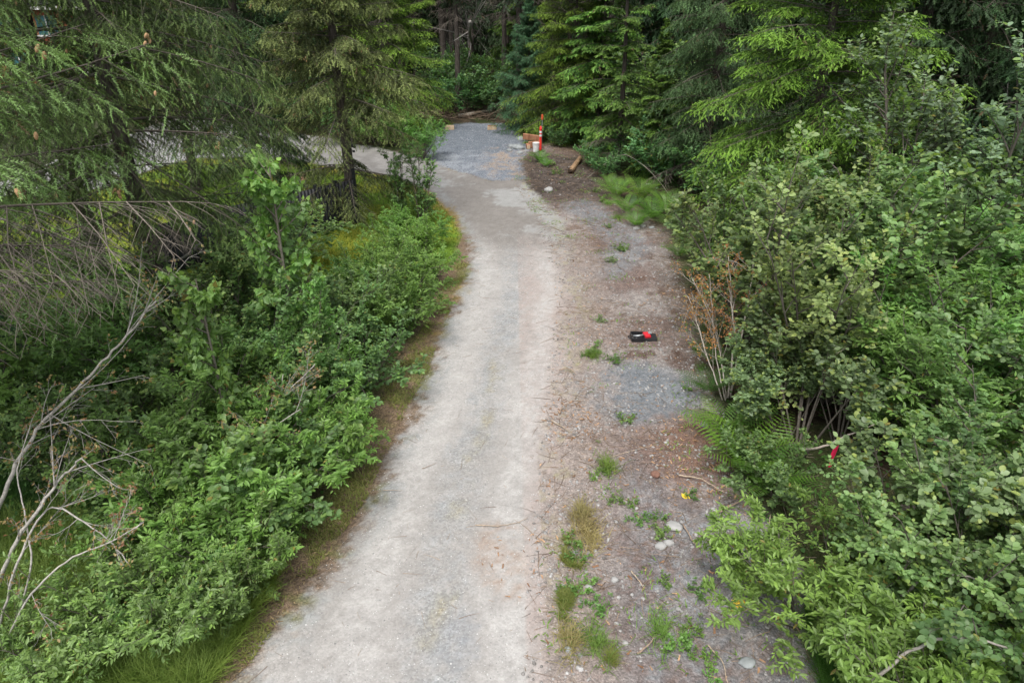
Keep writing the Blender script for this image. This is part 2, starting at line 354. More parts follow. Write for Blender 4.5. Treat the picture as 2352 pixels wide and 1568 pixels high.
    rp = sm(1.4, 0.3, dd) * (x > P(1230, 1000)[0]) * sm(17, 14, y); rn = sm(.38, .62, fbm(x, y * .5, 1.3, 3, 61)); dc = mix(dc, C(.29, .235, .205), rp * (.25 + .75 * rn) * .85); pk = sm(2.2, .8, dd) * (x > P(1200, 1000)[0]) * sm(20, 15, y); dc = mix(dc, C(.295, .245, .222), pk * (.45 + .55 * n1)); rut = sm(.42, .05, np.abs(dcl - .78)); dc = mix(dc, C(.365, .352, .335), rut * (1 - far) * .6)
    br = sm(.45, .15, ldist(wx, y, PA([(1170, 1200), (1150, 1290), (1160, 1340)]))); dc = mix(dc, C(.25, .19, .15), br * sm(.45, .6, n2) * .45)
    gp = sm(.30, .1, ldist(wx, y, PA([(1050, 1500), (1060, 1440)]))) ; dc = mix(dc, C(.23, .235, .24), gp * .7)
    le = sm(.55, .1, dd) * (x < P(1100, 900)[0]); dc = mix(dc, C(.235, .24, .235), le * sm(.35, .6, n2) * .7)
    re = sm(.7, .1, dd) * (x > P(1230, 1000)[0]) * sm(.45, .58, n3 * .5 + n2 * .5); dc = mix(dc, C(.22, .21, .11), re * .4)
    ws_ = .12 + .55 * (x > P(1230, 1000)[0]) * (y < 17); tD = sm(-.12, .22, (dd + (n3 - .5) * .35 + (n2 - .5) * .9 * ws_ + ws_ * -.10) / (1 + 1.6 * ws_)); tD = tD * (1 - tP); col = mix(col, dc, tD); mk = mix(mk, np.stack([.30 + .5 * st_ + .3 * le, .02 + .3 * rp * rn, 0 * x], 1), tD)
    return np.clip(col, 0.01, .8), np.clip(mk, 0, 1), dd, dr, dp, dl, ds
def build_ground():
    # rows in depth spaced finer near the camera
    ys = [1.5]
    while ys[-1] < 52: ys.append(ys[-1] + max(.045, .0055 * ys[-1] + .01))
    ys = np.array(ys); xs = np.concatenate([np.arange(-19, -5, .1), np.arange(-5, 6, .045), np.arange(6, 14.01, .1)])
    Xg, Yg = np.meshgrid(xs, ys); x = Xg.ravel(); y = Yg.ravel()
    col, mk, dd, dr, dp, dl, ds = ground_fields(x, y)
    z = height(x, y) + .012 * (fbm(x, y, 5, 2, 8) - .5) * 2 * sm(.3, -.3, dd)
    V = np.stack([x, y, z], 1); nx, ny = len(xs), len(ys)
    i = (np.arange(ny - 1)[:, None] * nx + np.arange(nx - 1)[None]).ravel()
    Fq = np.stack([i, i + 1, i + nx + 1, i + nx], 1)
    ctr = Fq[:, 0]
    lab = np.zeros(len(Fq), int)
    lab[ds[ctr] > 0] = 1; lab[dl[ctr] > 0] = 2; lab[dr[ctr] > 0] = 4; lab[dd[ctr] > 0] = 5; lab[dp[ctr] > 0] = 3
    names = ['ground', 'dirt_shoulder', 'lawn', 'gravel_pad', 'side_road', 'driveway']
    labs = ['dark forest floor of litter and moss under the bushes and trees', 'bare brown soil and stones along the right side of the driveway', 'mossy yellow green lawn left of the driveway behind the hedge',
            'blue grey crushed gravel pad at the far end of the driveway', 'old grey asphalt road crossing to the left behind the spruces', 'pale compacted gravel driveway running up the middle']
    for k in range(6):
        f = Fq[lab == k]; used = np.unique(f); re = np.full(len(V), -1); re[used] = np.arange(len(used))
        me = npmesh(names[k], V[used], re[f], col[used], M_GROUND, True, mk[used])
        o = link(names[k], me); tag(o, labs[k], names[k].replace('_', ' '), kind='structure')
    # wide forest floor out to the horizon
    xs = np.linspace(-260, 260, 105); ys = np.linspace(-60, 400, 93); Xg, Yg = np.meshgrid(xs, ys); x = Xg.ravel(); y = Yg.ravel()
    ins = sm(0, 3, np.minimum(np.minimum(x + 19, 14 - x), np.minimum(y - 1.5, 52 - y)))
    V = np.stack([x, y, -.35 * np.minimum(1, ins + .25)], 1); nx, ny = len(xs), len(ys)
    i = (np.arange(ny - 1)[:, None] * nx + np.arange(nx - 1)[None]).ravel()
    n = fbm(x, y, .3, 3, 4)[:, None]
    me = npmesh('forest_floor', V, np.stack([i, i + 1, i + nx + 1, i + nx], 1), np.array([[.035, .04, .018]]) * (.6 + n), M_GROUND, True, np.array([[0, .8, 0.]]) * np.ones((len(V), 1)))
    tag(link('forest_floor', me), 'dark forest floor stretching away under the far trees', 'forest floor', kind='structure')
build_ground()
def gz(x, y): return float(height(np.array([x]), np.array([y]))[0])
def onground(u, v, dz=0.0):
    p = P(u, v); return (p[0], p[1], gz(p[0], p[1]) + dz)
# ------------------------------------------------------------------ leaf templates (x across, y along, z normal)
def T(v, f): return np.array(v, float), np.array(f, int)
LEAF_OVAL = T([(0, 0, 0), (.30, .26, .05), (.36, .58, .03), (.2, .85, -.02), (0, 1, -.1), (-.2, .85, -.02), (-.36, .58, .03), (-.30, .26, .05), (0, .3, -.03), (0, .65, -.05)],
              [(0, 1, 8), (1, 2, 8), (2, 9, 8), (2, 3, 9), (3, 4, 9), (4, 5, 9), (5, 6, 9), (6, 8, 9), (6, 7, 8), (7, 0, 8)])
LEAF_HEART = T([(0, 0, 0), (.34, .12, .02), (.42, .34, .03), (.22, .7, 0), (0, 1.05, -.12), (-.22, .7, 0), (-.42, .34, .03), (-.34, .12, .02), (0, .35, -.05)],
               [(0, 1, 8), (1, 2, 8), (2, 3, 8), (3, 4, 8), (4, 5, 8), (5, 6, 8), (6, 7, 8), (7, 0, 8)])
LEAF_LONG = T([(0, 0, 0), (.16, .3, .03), (.15, .65, .0), (0, 1, -.12), (-.15, .65, 0), (-.16, .3, .03), (0, .45, -.03)],
              [(0, 1, 6), (1, 2, 6), (2, 3, 6), (3, 4, 6), (4, 5, 6), (5, 0, 6)])
LEAF_DIA = T([(0, 0, 0), (.3, .5, .04), (0, 1, -.05), (-.3, .5, .04)], [(0, 1, 2), (0, 2, 3)])
def shoot_template(nn, round_=True, wid=.05, ln=.28, rng=None):
    """needles round (or either side of) a shoot of unit length"""
    V = []; Fc = []
    for i in range(nn):
        y = (i + .5) / nn * .92; a = i * 2.4 if round_ else (0 if i % 2 else math.pi) + random.uniform(-.5, .5)
        L = ln * (1 - .25 * y); c, s = math.cos(a), math.sin(a)
        d = np.array([c * .8, .62, s * .8 + .05]); d /= np.linalg.norm(d); b = np.array([0, y, 0]); t = np.cross(d, [c * .2, 0.3, 1.0]); t /= np.linalg.norm(t)
        k = len(V); V += [b + t * wid * .5 - d * .02, b - t * wid * .5 - d * .02, b + d * L]; Fc.append((k, k + 1, k + 2))
    k = len(V); V += [(0, .9, 0), (.04, .95, 0), (0, 1.12, 0)]; Fc.append((k, k + 1, k + 2))
    return np.array(V, float), np.array(Fc, int)
random.seed(3)
SH_NEAR = shoot_template(16, True, .06, .27)
SH_MID = shoot_template(9, True, .11, .32)
SH_FLAT = shoot_template(10, False, .13, .26)
SH_FLAT_LO = shoot_template(6, False, .22, .30)
# ------------------------------------------------------------------ shrub generator
def make_shrub(seed, H, Rd, leaf, ls, nst, n1, n2, n3, c1, c2, hang=0.0, spread=.8, bark=(.11, .095, .08), newc=None, base_open=.25, upright=False, barefrac=0.0, lr1=.5):
    """returns (stem mesh, foliage mesh)"""
    rg = np.random.default_rng(seed)
    az = rg.uniform(0, 2 * math.pi, nst) + np.arange(nst) * 2.4; tl = rg.uniform(.08, 1, nst) ** .7 * spread
    D = norm(np.stack([np.cos(az) * tl, np.sin(az) * tl, np.ones(nst)], 1))
    L = H * rg.uniform(.75, 1.05, nst) / (.55 + .45 * D[:, 2])
    L = np.minimum(L, np.hypot(H, Rd))
    G = np.stack([np.cos(az) * .12, np.sin(az) * .12, np.full(nst, -.02)], 1) * min(1, spread * 1.4) + rg.normal(0, .05, (nst, 3)) * min(1, spread * 1.4 + .1)
    b0 = (np.stack([np.cos(az) * .08, np.sin(az) * .08, np.full(nst, -.05)], 1) * rg.uniform(.2, 1.6, (nst, 1)), D, L, G)
    b1, i1, s1 = grow(b0, n1, base_open, .97, .75, lr1, 0, rg, taper=.55, gz=.08, jit=.2)
    b2, i2, s2 = grow(b1, n2, .2, 1.0, .7, .55, 0, rg, taper=.45, gz=.02, jit=.25)
    mb = MB(); bc = np.array(bark)
    r0 = .011 * H ** .9 * .9
    V, f = tubes(bpts(b0, 7), r0 * np.linspace(1.25, .25, 7)[None] * rg.uniform(.6, 1.1, (nst, 1)), 6); mb.add(V, f, bc)
    V, f = tubes(bpts(b1, 4), r0 * .4 * np.linspace(1, .3, 4)[None] * np.ones((len(b1[0]), 1)), 4); mb.add(V, f, bc * .9)
    V, f = tubes(bpts(b2, 3), r0 * .12 * np.linspace(1, .5, 3)[None] * np.ones((len(b2[0]), 1)), 3); mb.add(V, f, bc * .8)
    stems = mb.mesh('stems', M_TWIG)
    # leaves along twigs
    keep = rg.uniform(0, 1, len(b2[0])) > barefrac
    bl = tuple(a[keep] for a in b2)
    m = len(bl[0]); idx = np.repeat(np.arange(m), n3); s = np.tile(np.linspace(.15, 1.02, n3), m) + rg.uniform(-.05, .05, m * n3)
    pos = bl[0][idx] + bl[2][idx][:, None] * (bl[1][idx] * s[:, None] + bl[3][idx] * (s ** 2)[:, None])
    tan = norm(bl[1][idx] + 2 * bl[3][idx] * s[:, None])
    sg = np.tile(np.where(np.arange(n3) % 2 == 0, 1., -1.), m)[:, None]
    side = norm(np.cross(tan, [0, 0, 1.]) + 1e-4)
    up = norm(np.array([0, 0, 1.]) * .9 + rg.normal(0, .30, (m * n3, 3)) + norm(pos * [1, 1, 0.0]) * .2)
    d = tan * .55 + side * sg * .8 + rg.normal(0, .25, (m * n3, 3)) + np.array([0, 0, -.12 - hang])
    d[s > .97] = tan[s > .97]
    X, Y, Z = frames(d, up)
    if hang > .5: X, Y, Z = frames(d, norm(rg.normal(0, 1, (m * n3, 3)) + np.array([0, -.3, .6])))
    S = ls * rg.uniform(.45, 1.25, m * n3) * (1 - .25 * (s > .9))
    V, f = place(leaf[0], leaf[1], pos, X, Y, Z, S)
    t = np.clip(rg.beta(2, 2, m * n3)[:, None] + 0 * rg.normal(0, .1, (m * n3, 1)), 0, 1)
    cl = rg.uniform(0, 1, len(b1[0]))[i2[keep]][idx][:, None]
    c = np.array(c1) * (1 - t) + np.array(c2) * t; c = c * (.72 + .56 * cl)
    if newc is not None:
        q = (s > .85) & (rg.uniform(0, 1, m * n3) < .6); c[q] = np.array(newc) * rg.uniform(.8, 1.15, (q.sum(), 1))
    sick = rg.uniform(0, 1, m * n3) < .012; c[sick] = np.array([.22, .2, .05])
    me = npmesh('foliage', V, f, np.repeat(c, len(leaf[0]), 0), M_LEAF, True)
    return stems, me
ALD1, ALD2 = (.10, .185, .062), (.175, .28, .10)
SHR = {}
SHR['alder_a'] = make_shrub(1, 3.0, 1.7, LEAF_OVAL, .102, 9, 9, 8, 8, ALD1, ALD2, newc=(.20, .28, .09), lr1=.38, spread=.62)
SHR['alder_b'] = make_shrub(2, 3.0, 1.5, LEAF_OVAL, .108, 8, 10, 8, 8, ALD1, ALD2, newc=(.20, .29, .08), lr1=.38, spread=.6)
SHR['alder_c'] = make_shrub(3, 3.2, 1.4, LEAF_OVAL, .090, 7, 11, 9, 8, (.13, .195, .07), (.24, .30, .115), newc=(.28, .34, .11), lr1=.34, spread=.58)
SHR['alder_low'] = make_shrub(4, 1.5, 1.1, LEAF_OVAL, .092, 12, 7, 6, 8, ALD1, ALD2, spread=1.2, newc=(.17, .27, .07))
SHR['alder_tall'] = make_shrub(5, 5.0, 1.3, LEAF_OVAL, .105, 4, 16, 10, 10, (.16, .235, .14), (.25, .34, .20), spread=.3, newc=(.25, .36, .12), lr1=.34)
SHR['alder_top'] = make_shrub(15, 2.4, 1.0, LEAF_OVAL, .105, 8, 9, 9, 8, (.12, .19, .085), (.20, .29, .135), spread=.55, newc=(.24, .32, .09), base_open=.62, lr1=.42)
SHR['willow_a'] = make_shrub(6, 1.5, 1.1, LEAF_LONG, .10, 13, 8, 8, 10, (.115, .215, .045), (.195, .325, .075), spread=1.15, newc=(.20, .35, .07))
SHR['willow_b'] = make_shrub(7, 1.6, 1.0, LEAF_LONG, .10, 11, 9, 7, 10, (.105, .185, .052), (.175, .28, .085), spread=1.1, newc=(.20, .34, .08))
SHR['willow_c'] = make_shrub(8, 2.4, 1.2, LEAF_LONG, .13, 9, 9, 8, 10, (.105, .205, .05), (.175, .315, .08), spread=.9, newc=(.18, .33, .08))
SHR['cottonwood'] = make_shrub(9, 4.2, .8, LEAF_HEART, .12, 1, 32, 6, 9, (.15, .29, .07), (.23, .40, .12), hang=.9, spread=.02, newc=(.24, .40, .09), bark=(.17, .15, .12), base_open=.30, lr1=.20)
SHR['whip'] = make_shrub(10, 2.3, .5, LEAF_LONG, .09, 5, 16, 5, 8, (.10, .18, .065), (.165, .28, .09), spread=.16, newc=(.19, .32, .09), bark=(.1, .085, .07), base_open=.12, lr1=.18)
SHR['bramble'] = make_shrub(11, 2.2, 1.5, LEAF_OVAL, .12, 10, 7, 8, 8, (.075, .165, .06), (.135, .26, .10), spread=1.0, newc=(.17, .31, .09))
SHR['weed'] = make_shrub(12, .32, .2, LEAF_OVAL, .06, 6, 4, 2, 5, (.09, .18, .035), (.15, .26, .06), spread=1.0, bark=(.1, .15, .05), base_open=.2)
SHR['herb'] = make_shrub(13, .30, .16, LEAF_LONG, .075, 7, 4, 2, 6, (.09, .17, .035), (.14, .25, .055), spread=.9, bark=(.1, .15, .05), base_open=.1)
def shrub(var, u, v, h, label, cat='shrub', group=None, name=None, zc=.55, rz=None, tint=None, base=None, wide=1.0):
    H = {'alder_a': 3.0, 'alder_b': 3.0, 'alder_c': 3.2, 'alder_low': 1.5, 'alder_tall': 5.0, 'willow_a': 1.5, 'willow_b': 1.6, 'willow_c': 2.4, 'cottonwood': 4.2, 'whip': 2.3, 'bramble': 2.2, 'alder_top': 2.4, 'weed': .32, 'herb': .3}[var]
    p = P(u, v, h * zc) if base is None else P(*base)
    s = h / H
    nm = name or {'a': 'alder_bush', 'w': 'willow_bush', 'c': 'cottonwood_sapling', 'b': 'berry_bush'}.get(var[0], 'bush')
    t = thing(nm, (p[0], p[1], gz(p[0], p[1]) - .02), label, cat, group, (u * .371 + v * 1.137) % 6.28 if rz is None else rz, (s * wide, s * wide, s))
    a, b = SHR[var]; link('stems', a, t); link('foliage', b, t)
    return t
RG = random.Random(7)
# ------------------------------------------------------------------ conifer generator
def make_conifer(seed, H, Rb, z0, whorls, per, n2, n3, nsh, shoot, sl, cold, cnew, trunk_r=.14, slope=-.1, droop=.35, tipup=.18, style='spruce', newfrac=.3,
                 deadz=0.0, zmax=None, gap=None, lean=0, barktint=(.10, .085, .07), prof=.8, cones=0, twigs=True):
    rg = np.random.default_rng(seed)
    zt = np.linspace(z0, H * .985, whorls)
    z = np.repeat(zt, per) + rg.uniform(-.5, .5, whorls * per) * (H - z0) / whorls
    if zmax: z = z[z < zmax]
    if gap: z = z[~((z > gap[0]) & (z < gap[1]) & (rg.uniform(0, 1, len(z)) < gap[2]))]
    m = len(z); az = np.arange(m) * 2.3999 + rg.uniform(-.4, .4, m)
    rel = np.clip((H - z) / (H - z0), .02, 1)
    L = Rb * rel ** prof * rg.uniform(.65, 1.15, m) * (1 - .25 * sm(.85, 1, rel)); L = np.maximum(L, .12)
    el = slope + .75 * (1 - rel) ** 1.5 + rg.normal(0, .08, m)
    D = np.stack([np.cos(az) * np.cos(el), np.sin(az) * np.cos(el), np.sin(el)], 1)
    G = np.zeros((m, 3)); G[:, 2] = np.where(rel > .5, tipup - droop * .55, tipup * .3); G += rg.normal(0, .05, (m, 3))
    P0 = np.zeros((m, 3)); P0[:, 2] = z
    b1 = (P0, D, L, G)
    dead1 = z < deadz + rg.uniform(-.6, .6, m)
    mb = MB()
    tb = MB(); k = 12; tz = np.linspace(-.1, H, k); wob = np.stack([np.sin(tz * .7 + seed) * .03, np.cos(tz * .9 + seed) * .03], 1) * 1.0
    tp = np.concatenate([wob, tz[:, None]], 1); tr = trunk_r * np.clip(1 - tz / H, .05, 1) ** .8; tr[0] *= 1.35
    V, f = tubes(tp[None], tr[None], 12); tb.add(V, f, barktint); trunk = tb.mesh('trunk', M_BARK, True)
    bt = np.array(barktint)
    V, f = tubes(bpts(b1, 6), (trunk_r * .16 * np.clip(L / Rb, .2, 1))[:, None] * np.linspace(1, .2, 6)[None], 5); mb.add(V, f, bt * 1.1)
    b2, i2, s2 = grow(b1, n2, .15, .99, .95 if style != 'hemlock' else .85, .42 if style != 'hemlock' else .45, 0, rg, planar=True, droop=droop, taper=.55, gz=-.15 if style == 'spruce' else -.08)
    d2 = dead1[i2]
    V, f = tubes(bpts(b2, 3), np.ones((len(b2[0]), 1)) * np.array([[.006, .004, .002]]) * (1.3 if sl > .1 else 1), 3)
    mb.add(V, f, np.repeat(np.where(d2[:, None], bt * 1.9, bt), 9, 0))
    b3, i3, s3 = grow(b2, n3, .12, 1.0, .8, .5, 0, rg, planar=True, droop=droop * (.9 if style == 'spruce' else .3), taper=.5, gz=-.08)
    d3 = d2[i3]
    if twigs:
        sel = d3
        if sel.any():
            bb = tuple(a[sel] for a in b3); V, f = tubes(bpts(bb, 3), np.ones((sel.sum(), 1)) * np.array([[.0035, .003, .0015]]), 3); mb.add(V, f, bt * 2.0)
    branches = mb.mesh('branches', M_TWIG)
    # shoots
    def shoots(b, par_s, dead, n, s0):
        live = ~dead; b = tuple(a[live] for a in b); ps = par_s[live]; mm = len(b[0])
        idx = np.repeat(np.arange(mm), n); s = np.tile(np.linspace(s0, 1, n), mm) if n > 1 else np.full(mm, .5) + 0
        pos = b[0][idx] + b[2][idx][:, None] * (b[1][idx] * s[:, None] + b[3][idx] * (s ** 2)[:, None])
        tan = norm(b[1][idx] + 2 * b[3][idx] * s[:, None] + rg.normal(0, .16, (len(s), 3)))
        return pos, tan, s * .5 + ps[idx] * .5
    n3s = nsh
    p3, t3, q3 = shoots(b3, s2[i3], d3, n3s, .0)
    p2, t2, q2 = shoots(b2, s2, d2, max(3, int(n3)), .15)
    pos = np.concatenate([p3, p2]); tan = np.concatenate([t3, t2]); q = np.concatenate([q3, q2])
    up = norm(np.array([0, 0, 1.]) + rg.normal(0, .3 if style != 'hemlock' else .18, pos.shape))
    X, Y, Z = frames(tan, up); S = sl * rg.uniform(.75, 1.3, len(pos))
    V, f = place(shoot[0], shoot[1], pos - Y * S[:, None] * .25, X, Y, Z, S)
    new = (rg.uniform(0, 1, len(pos)) < newfrac * (.2 + 1.6 * q ** 2.2))
    t = rg.uniform(0, 1, (len(pos), 1)); co = np.array(cold) * (.7 + .6 * t); cn = np.array(cnew) * (.8 + .4 * t); c = np.where(new[:, None], cn, co)
    c = c * (.55 + .9 * vnoise(pos[:, 0] * 2.6 + pos[:, 1] * 1.3, pos[:, 2] * 2.8 - pos[:, 1] * 2.1, seed))[:, None]; rust = rg.uniform(0, 1, len(pos)) < .03; c[rust] = [.10, .07, .035]
    me = npmesh('crown', V, f, np.repeat(c, len(shoot[0]), 0), M_NEEDLE)
    ends = bend(b2)[~d2]; cpos = []
    if cones and len(ends):
        zc = ends[:, 2]; w_ = np.exp(-((zc - H * .36) / (H * .13)) ** 2); w_ /= w_.sum()
        cl = rg.choice(len(ends), cones // 3, p=w_)
        for e in cl:
            for _ in range(rg.integers(1, 6)): cpos.append(ends[e] + rg.normal(0, .045, 3) - [0, 0, .01])
        cpos = cpos[:95]
    return trunk, branches, me, cpos
CON = {}
CON['near_a'] = make_conifer(21, 12, 3.2, 2.9, 24, 5, 25, 9, 3, SH_NEAR, .108, (.06, .095, .027), (.24, .36, .11), .17, -.10, .5, .25, 'spruce', .5, deadz=3.4, zmax=9.0, gap=(3.3, 4.9, .4), cones=92)
CON['lamp'] = make_conifer(33, 12, 2.9, 1.3, 28, 5, 20, 9, 2, SH_MID, .135, (.07, .084, .03), (.19, .22, .075), .17, -.10, .5, .2, 'spruce', .4, deadz=0, gap=(1.75, 3.1, .96), cones=80)
CON['near_c'] = make_conifer(31, 12, 3.8, 3.3, 26, 5, 22, 9, 3, SH_NEAR, .115, (.085, .13, .036), (.24, .37, .13), .17, -.05, .45, .25, 'spruce', .6, deadz=3.7, zmax=9.0, cones=92)
CON['near_b'] = make_conifer(22, 12, 3.0, 2.9, 24, 5, 24, 9, 3, SH_NEAR, .10, (.058, .088, .028), (.20, .29, .09), .16, -.15, .6, .2, 'spruce', .45, deadz=3.0, zmax=9.0, gap=(3.5, 4.8, .4), cones=80)
CON['mid_a'] = make_conifer(23, 12, 2.9, 2.8, 24, 5, 20, 9, 2, SH_MID, .135, (.068, .085, .028), (.19, .22, .07), .17, -.12, .55, .2, 'spruce', .4, deadz=3.0, cones=70)
CON['mid_b'] = make_conifer(24, 13, 2.6, 1.2, 28, 5, 17, 7, 2, SH_MID, .14, (.045, .085, .032), (.09, .165, .065), .18, -.15, .5, .15, 'spruce', .35, deadz=1.4)
CON['young'] = make_conifer(25, 6.2, 2.1, .25, 24, 6, 17, 6, 2, SH_MID, .13, (.055, .13, .058), (.105, .22, .11), .08, .0, .35, .25, 'spruce', .6)
CON['hem_a'] = make_conifer(26, 10, 3.1, .5, 32, 5, 26, 12, 2, SH_FLAT, .095, (.07, .135, .018), (.19, .31, .042), .13, -.12, .28, .0, 'hemlock', .75, prof=.65)
CON['hem_b'] = make_conifer(27, 9, 2.2, .6, 26, 5, 17, 8, 2, SH_FLAT_LO, .15, (.055, .115, .024), (.14, .245, .042), .11, -.08, .25, .0, 'hemlock', .6)
CON['sparse'] = make_conifer(28, 10, 1.5, 1.0, 20, 4, 13, 7, 2, SH_FLAT_LO, .14, (.06, .115, .025), (.13, .22, .04), .12, -.02, .25, -.05, 'hemlock', .6, deadz=1.4)
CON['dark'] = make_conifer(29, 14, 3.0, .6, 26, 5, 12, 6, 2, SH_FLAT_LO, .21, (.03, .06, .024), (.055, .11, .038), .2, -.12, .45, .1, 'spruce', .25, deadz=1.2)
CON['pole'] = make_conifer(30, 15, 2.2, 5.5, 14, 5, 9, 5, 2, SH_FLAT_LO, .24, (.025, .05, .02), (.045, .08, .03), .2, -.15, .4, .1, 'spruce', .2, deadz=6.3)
CONEME = None
def cone_mesh():
    mb = MB(); n, k = 9, 8; t = np.linspace(0, 1, n); r = .017 * np.sin(np.pi * np.clip(t * .92 + .05, 0, 1)) ** .6 * (1 + .22 * (np.arange(n) % 2)); pts = np.stack([0 * t, 0 * t, -t * .07], 1)
    V, f = tubes(pts[None], r[None], k); mb.add(V, f, (.42, .26, .14)); return mb.mesh('cone', M_TWIG)
CONEME = cone_mesh()
def conifer(var, base, label, h=None, rz=None, s=1.0, group=None, name='spruce_tree', cones=False, world=None, sxy=1.0):
    p = P(*base) if world is None else world
    t = thing(name, (p[0], p[1], gz(p[0], p[1]) - .03), label, 'tree', group, RG.uniform(0, 6.28) if rz is None else rz, (s * sxy, s * sxy, s))
    tr, br, me, cp = CON[var]
    link('trunk', tr, t); link('branches', br, t); link('crown', me, t)
    if cones:
        for c in cp: 
            o = link('cone', CONEME, t, loc=tuple(c)); o.rotation_euler = (RG.uniform(-.5, .5), RG.uniform(-.5, .5), RG.uniform(0, 6)); q = RG.uniform(.8, 1.15); o.scale = (q, q, q)
    return t
# ================================================================== TREES
def edit_near():
    pass
conifer('near_c', None, 'nearest spruce, its pale tipped coned boughs reaching in from the top left corner', world=(-7.0, 6.5), rz=.4, cones=True)
conifer('young', None, 'small spruce low at the left edge, under the tangle of bare grey twigs', world=(-7.9, 8.6), s=.5, sxy=1.3)
conifer('near_a', (262, 730), 'dark trunked spruce second from the left, standing behind the tangle of bare grey twigs', rz=2.2, cones=True, s=1.02)
conifer('near_b', (408, 822), 'spruce with long coned branches hanging over the gap where the lawn shows at left', rz=1.1, cones=True, s=1.06)
conifer('mid_a', (455, 432), 'thinner spruce between the coned spruce and the road, partly hidden by branches', rz=.3, cones=False)
conifer('mid_b', (612, 475), 'dark spruce beside the side road, behind the young cottonwood', rz=4.0)
conifer('lamp', (812, 508), 'brownish spruce full of cones with a floodlight on its trunk, beside the black fence', rz=2.0, cones=True, s=1.02)
conifer('hem_a', (905, 300), 'yellow green hemlock left of the gravel pad, behind the brownish spruce', rz=.7, name='hemlock_tree')
conifer('hem_b', (640, 262), 'light green hemlock across the side road, seen between the spruce trunks', rz=1.7, name='hemlock_tree')
conifer('young', (1212, 300), 'young bluish green spruce with its whole pointed top showing, right behind the gravel pad', rz=.5, s=.98)
conifer('hem_a', (1312, 318), 'dense green hemlock just left behind the red marker post', rz=2.9, name='hemlock_tree', s=.95)
conifer('hem_b', (1372, 330), 'deep green hemlock overhanging the ground right of the red marker post', rz=4.4, name='hemlock_tree', s=1.15)
conifer('hem_b', (1200, 215), 'light green hemlock behind the young bluish spruce', rz=5.4, name='hemlock_tree', s=1.2)
conifer('pole', (1386, 290), 'tall bare grey trunked conifer standing behind the slender hemlock', rz=1.4, name='conifer_tree')
conifer('sparse', (1416, 388), 'slender hemlock with sparse light tipped branches, above the ferns', rz=3.6, name='hemlock_tree')
conifer('mid_b', (1610, 440), 'drooping dark spruce left behind the big bright hemlock', rz=.9)
conifer('hem_a', (1810, 585), 'big bright yellow green hemlock with layered drooping boughs on the right', rz=1.2, name='hemlock_tree', s=1.12, sxy=1.0)
conifer('mid_b', (2160, 495), 'dark drooping spruce behind the tall grey green alder on the right', rz=2.5, s=1.1)
conifer('mid_b', (2420, 480), 'dark spruce at the right edge of the picture behind the alders', rz=5.1, s=1.05)
conifer('hem_b', (2330, 640), 'low dark hemlock at the right edge under the leaning grey trunk', rz=3.3, name='hemlock_tree', s=.7)
conifer('hem_b', (1500, 400), 'small shaded hemlock between the slender hemlock and the big bright one', rz=2.3, name='hemlock_tree', s=.6)
# far forest, seen only as one dark wall of trunks and boughs
fr = random.Random(5)
spots = []
for yy in range(42, 84, 4):
    for xx in range(-48, 50, 4):
        x_, y_ = xx + fr.uniform(-1.6, 1.6), yy + fr.uniform(-1.6, 1.6)
        if abs(x_) > .85 * y_ + 2: continue
        if -42 < x_ < -22 and y_ < 56: continue
        if y_ > 60 and abs(x_) > 18: continue
        if abs(x_) > 14 and (xx // 4 + yy // 4) % 2: continue
        spots.append((x_, y_, 'pole' if abs(x_ + 3) < 9 and y_ < 63 else 'dark'))
for x_, y_ in ((13.5, 17), (15.5, 22), (12, 25), (17, 28), (12.5, 30), (20, 22), (21, 32), (15, 35), (9.5, 36), (19, 38), (25, 28), (24, 38), (18.5, 16.5), (9, 40), (-14, 42), (-20, 41), (11.5, 21), (8.6, 29.5)):
    spots.append((x_, y_, 'dark'))
for i, (x_, y_, k) in enumerate(spots):
    side = 'right of the clearing' if x_ > 7 else ('left of the clearing' if x_ < -9 else 'straight behind the clearing')
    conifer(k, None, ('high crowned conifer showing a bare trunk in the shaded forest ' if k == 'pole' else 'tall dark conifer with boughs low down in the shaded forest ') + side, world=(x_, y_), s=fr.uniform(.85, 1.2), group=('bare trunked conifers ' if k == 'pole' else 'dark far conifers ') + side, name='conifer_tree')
# ================================================================== BUSHES
A = shrub
# right side, far to near
A('bramble', 1045, 175, 3.2, 'light green bush behind the gravel pad, left of the dead grey trunks')
A('bramble', 1095, 190, 3.0, 'blue green bush in front of the dead grey trunks')
A('bramble', 1060, 215, 2.2, 'round leafy bush just behind the brush pile')
A('bramble', 1125, 215, 2.2, 'leafy bush between the brush pile and the young bluish spruce')
A('bramble', 1010, 150, 2.6, 'dark green bush at the left end of the clump behind the pad')
A('willow_c', 905, 290, 1.6, 'bright green willow bush at the edge of the side road, left of the gravel pad')
A('willow_c', 968, 318, 1.5, 'bright green bush leaning over the left edge of the gravel pad')
A('willow_c', 862, 285, 1.8, 'fresh green bush across the side road below the brownish spruce')
A('bramble', 790, 268, 2.2, 'leafy green bush across the side road, right of the floodlight trunk')
A('bramble', 710, 235, 2.6, 'fresh green bush across the side road, left of the floodlight trunk')
A('bramble', 610, 225, 2.6, 'leafy bush across the side road behind the dark spruce')
A('alder_b', 1535, 190, 4.2, 'round leaved alder between the slender hemlock and the big bright hemlock', zc=.7)
A('bramble', 1545, 345, 2.0, 'low glossy bush under the round leaved alder')
A('bramble', 1480, 340, 1.8, 'dark leafy bush right beside the slender hemlock trunk')
A('bramble', 1375, 350, 1.0, 'small bush with pale leaves near the top of the dark soil')
A('bramble', 1395, 372, .9, 'small silvery bush beyond the cut log')
A('bramble', 1290, 318, .9, 'low green bush right behind the lumber and bucket', zc=.4)
A('bramble', 1260, 303, 1.0, 'low green bush left of the lumber stack', zc=.4)
